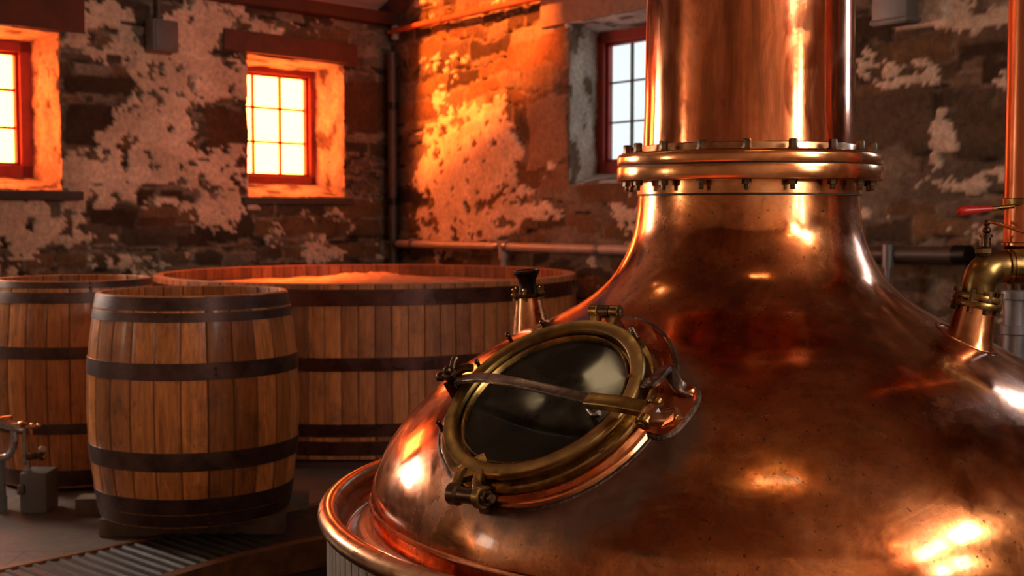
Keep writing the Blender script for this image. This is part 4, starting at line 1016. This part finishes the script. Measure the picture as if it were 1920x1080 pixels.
MB().lathe([(Rt - .061, Ht - .004), (Rt - .058, Ht + .001), (Rt - .003, Ht + .001), (Rt + .001, Ht - .004)], 160).build('rim', RIMWOOD, tub, world=False)
ky = (YT - Rt) / F
zrow = lambda y: P(692, y, YT - Rt).z
TUBHOOP = plain('tub_hoop_paint', (.075, .022, .014), .3, .5, .4, 8, .25)
for (a, b) in [(zrow(574), zrow(543)), (zrow(697), zrow(671)), (zrow(820), zrow(795)), (zt0 + .02, zt0 + .10)]:
    MB().lathe([(Rt, a), (Rt + .013, a + .002), (Rt + .013, b - .002), (Rt, b)], 180).build('hoop', TUBHOOP, tub, world=False)
MB().lathe([(.001, zt0), (Rt - .03, zt0), (Rt - .03, 0), (Rt - .08, 0)], 96).build('base', BEAM, tub, world=False)
m = MB(); nr_ = 40; na = 140; lv = Ht - .085
vv = []; ff = []
for i in range(nr_ + 1):
    for j in range(na):
        r = (Rt - .062) * i / nr_ + .001; a = 2 * PI * j / na; x, y = r * math.cos(a), r * math.sin(a)
        h = .010 * mnoise.noise(Vector((x * 6, y * 6, 0))) + .006 * mnoise.noise(Vector((x * 20, y * 20, 3)))
        hump = .045 * math.exp(-((x + .10) ** 2 / .10 + (y - .75) ** 2 / .08)) * (1 + .8 * mnoise.noise(Vector((x * 14, y * 14, 7))))
        vv.append(Vector((ct.x + x, YT + y, lv + h + hump)))
for i in range(nr_):
    for j in range(na): ff.append((i * na + j, i * na + (j + 1) % na, (i + 1) * na + (j + 1) % na, (i + 1) * na + j))
m.add(vv, ff); o = m.build('fermenting_mash', foam_mat(), sharp=80); tag(o, 'pale foamy mash filling the large wooden tub nearly to its rim', 'mash', kind='stuff')

# timber blocks
def block(ax0, ax1, w, h, lab, gr='timber blocks under the front barrel'):
    d = (ax1 - ax0); L = d.length; d.normalize(); n = Vector((-d.y, d.x, 0)); c = (ax0 + ax1) / 2; c.z = h / 2
    M = Matrix(((d.x, n.x, 0, 0), (d.y, n.y, 0, 0), (0, 0, 1, 0), (0, 0, 0, 1)))
    o = MB().box((L, w, h), M, .006).build('timber_block', TIMBER); o.location = c
    tag(o, lab, 'timber block', gr)
block(Vector((-1.79, 5.52, 0)), Vector((-1.0, 5.56, 0)), .11, zb0 - .001, 'nearer timber block carrying the front oak barrel')
block(Vector((-2.03, 5.92, 0)), Vector((-.97, 6.02, 0)), .12, zb0 - .001, 'farther timber block under the front oak barrel, its end sticking out left')

# ------------------------------------------------------------------ floor plates and pit edge
la = G(0, 1073); lb = G(600, 948); ld = (lb - la).normalized(); ln = Vector((ld.y, -ld.x, 0))
def ins_pit(p, r=PITR): return math.hypot(p.x - AX.x, p.y - AX.y) < r
def pit_t(p, d, r=PITR + .03):
    """distance from p along d to the pit circle"""
    q = Vector((p.x - AX.x, p.y - AX.y)); dd = Vector((d.x, d.y)); b = q.dot(dd); c = q.length_squared - r * r; D_ = b * b - c
    if D_ < 0: return 1.6
    t_ = -b - math.sqrt(D_); return t_ if 0 < t_ < 1.6 else 1.6
PLATE = plain('worn_tread_plate', (.045, .036, .031), .55, .4, .35, 9, .3)
PLATE2 = plain('smooth_floor_plate', (.060, .040, .028), .5, .3, .35, 6, .3)
m = MB(); s0 = -.9; sR = (G(430, 985) - la).dot(ld)
def strip(mb, a, b, z0, inset=0.0, n=1):
    for i in range(n):
        x0 = a + (b - a) * i / n; x1 = a + (b - a) * (i + 1) / n
        p0, p1 = la + ld * x0 + ln * inset, la + ld * x1 + ln * inset; q0, q1 = p0 + ln * (pit_t(p0, ln) - inset * 0), p1 + ln * (pit_t(p1, ln))
        for (u0, u1, w0, w1) in ((p0, p1, q0, q1),):
            mb.add([(u0.x, u0.y, z0), (u1.x, u1.y, z0), (w1.x, w1.y, z0), (w0.x, w0.y, z0)], [(0, 1, 2, 3)])
            mb.add([(u0.x, u0.y, z0), (u1.x, u1.y, z0), (u1.x, u1.y, -.002), (u0.x, u0.y, -.002)], [(0, 1, 2, 3)])
strip(m, s0, sR, .006, 0, 30)
x = s0 + .02
while x < sR - .03:
    p0 = la + ld * x + ln * .03; L = pit_t(p0, ln) - .04
    if L > .05:
        a = p0; b = p0 + ln * L; hw = .014
        vv = []
        for p in (a, b): vv += [p - ld * hw + Vector((0, 0, .006)), p - ld * hw * .5 + Vector((0, 0, .015)), p + ld * hw * .5 + Vector((0, 0, .015)), p + ld * hw + Vector((0, 0, .006))]
        m.add(vv, [(0, 4, 5, 1), (1, 5, 6, 2), (2, 6, 7, 3), (0, 1, 2, 3), (4, 7, 6, 5)])
    x += .056
o = m.build('floor_plate', PLATE, sharp=20); tag(o, 'ribbed dark metal floor plate in front of the barrels at bottom left', 'floor plate')
m = MB(); strip(m, sR + .006, sR + 1.9, .005, 0, 30)
o = m.build('floor_plate', PLATE2); tag(o, 'smooth dark floor plate between the barrels and the pit of the still', 'floor plate')
m = MB(); p0 = la - ld * .9; p1 = la + ld * (sR + 1.9)
RUST = plain('rusty_edge', (.20, .085, .028), .6, .4, .45, 12, .4)
pm_ = (p0 + p1) / 2; m.box(((p1 - p0).length, .035, .016), Matrix.Translation((pm_.x, pm_.y, .008)) @ Matrix(((ld.x, ln.x, 0, 0), (ld.y, ln.y, 0, 0), (0, 0, 1, 0), (0, 0, 0, 1))), .003)
structure(m.build('trim_9', RUST))
m = MB().lathe([(PITR - .012, -.10), (PITR - .012, .022), (PITR + .045, .022), (PITR + .045, .0)], 160, T); structure(m.build('trim_10', RUST))

# ------------------------------------------------------------------ small pump with pipes at the left edge
YP = 5.95; kp = YP / F
pu = empty('pump', Vector((P(62, 920, YP).x, YP, 0))); tag(pu, 'small steel pump with bent pipes and a tap on the floor at the left edge', 'pump')
def pp(x, y, dy=0): return P(x, y, YP + dy)
zz = lambda y: P(60, y, YP).z
bx0 = pp(42, 900).x; bx1 = pp(92, 900).x; ht = zz(884)
m = MB().box((bx1 - bx0, .16, ht), Matrix.Translation(((bx0 + bx1) / 2, YP + .04, ht / 2)), .008); m.build('base', BOXGREY, pu)
m = MB().box((.03, .03, .045), Matrix.Translation((bx0 + .012, YP - .045, ht * .6)), .004); m.build('bracket', STEEL, pu)
PST = plain('pipe_steel', (.35, .35, .34), .28, .9, .2, 12, .1)
m = MB().tube([pp(-60, 780), pp(0, 795), pp(34, 806), pp(46, 804, .02)], .014, 16, sub=6); m.tube([pp(-60, 862), pp(0, 859), pp(18, 852), pp(27, 830), pp(26, 808)], .017, 16, sub=6); m.build('pipe', PST, pu)
m = MB().cyl(pp(45, 808), pp(47, 872), .010, seg=14); m.cyl(pp(50, 856), pp(54, 884), .008, seg=14); m.cyl(pp(49, 879), pp(49, 882), .022, seg=18); m.build('riser', PST, pu)
m = MB().tube([pp(-10, 790, .10), pp(20, 794, .10), pp(45, 797, .08), pp(72, 799, .05)], .012, 14, sub=4)
m.sphere(pp(44, 794, .02), .022, sc=(1.3, 1, .6)); m.sphere(pp(62, 799, .02), .018); m.sphere(pp(73, 798, .02), .012); m.cyl(pp(58, 800, .02), pp(57, 816, .02), .012, seg=12); m.tube([pp(0, 786, .06), pp(22, 783, .06)], .012, 12); m.build('copper_fitting', COPPER_PLAIN, pu)
m = MB().cyl(pp(50, 857), pp(78, 853), .017, seg=18, ch=.003); m.cyl(pp(76, 862), pp(80, 842), .014, seg=16); m.build('valve', BRONZE, pu)
m = MB().sphere(pp(80, 843), .020, sc=(1, .8, .9)).cyl(pp(80, 850), pp(80, 858), .01, seg=12); m.build('tap_handle', PIPEPAINT, pu)
m = MB().lathe([(.03, 0), (.045, .01), (.045, .18), (.02, .2)], 24, Matrix.Translation((pp(4, 880).x - .04, YP + .02, .06))); m.cyl((pp(4, 880).x - .04, YP + .02, 0), (pp(4, 880).x - .04, YP + .02, .07), .05, seg=20); m.build('motor', BOXGREY, pu)

# ------------------------------------------------------------------ light
w = bpy.data.worlds.new('world'); scn.world = w; w.use_nodes = True
bg = w.node_tree.nodes['Background']; bg.inputs[0].default_value = (.5, .6, .8, 1); bg.inputs[1].default_value = .05
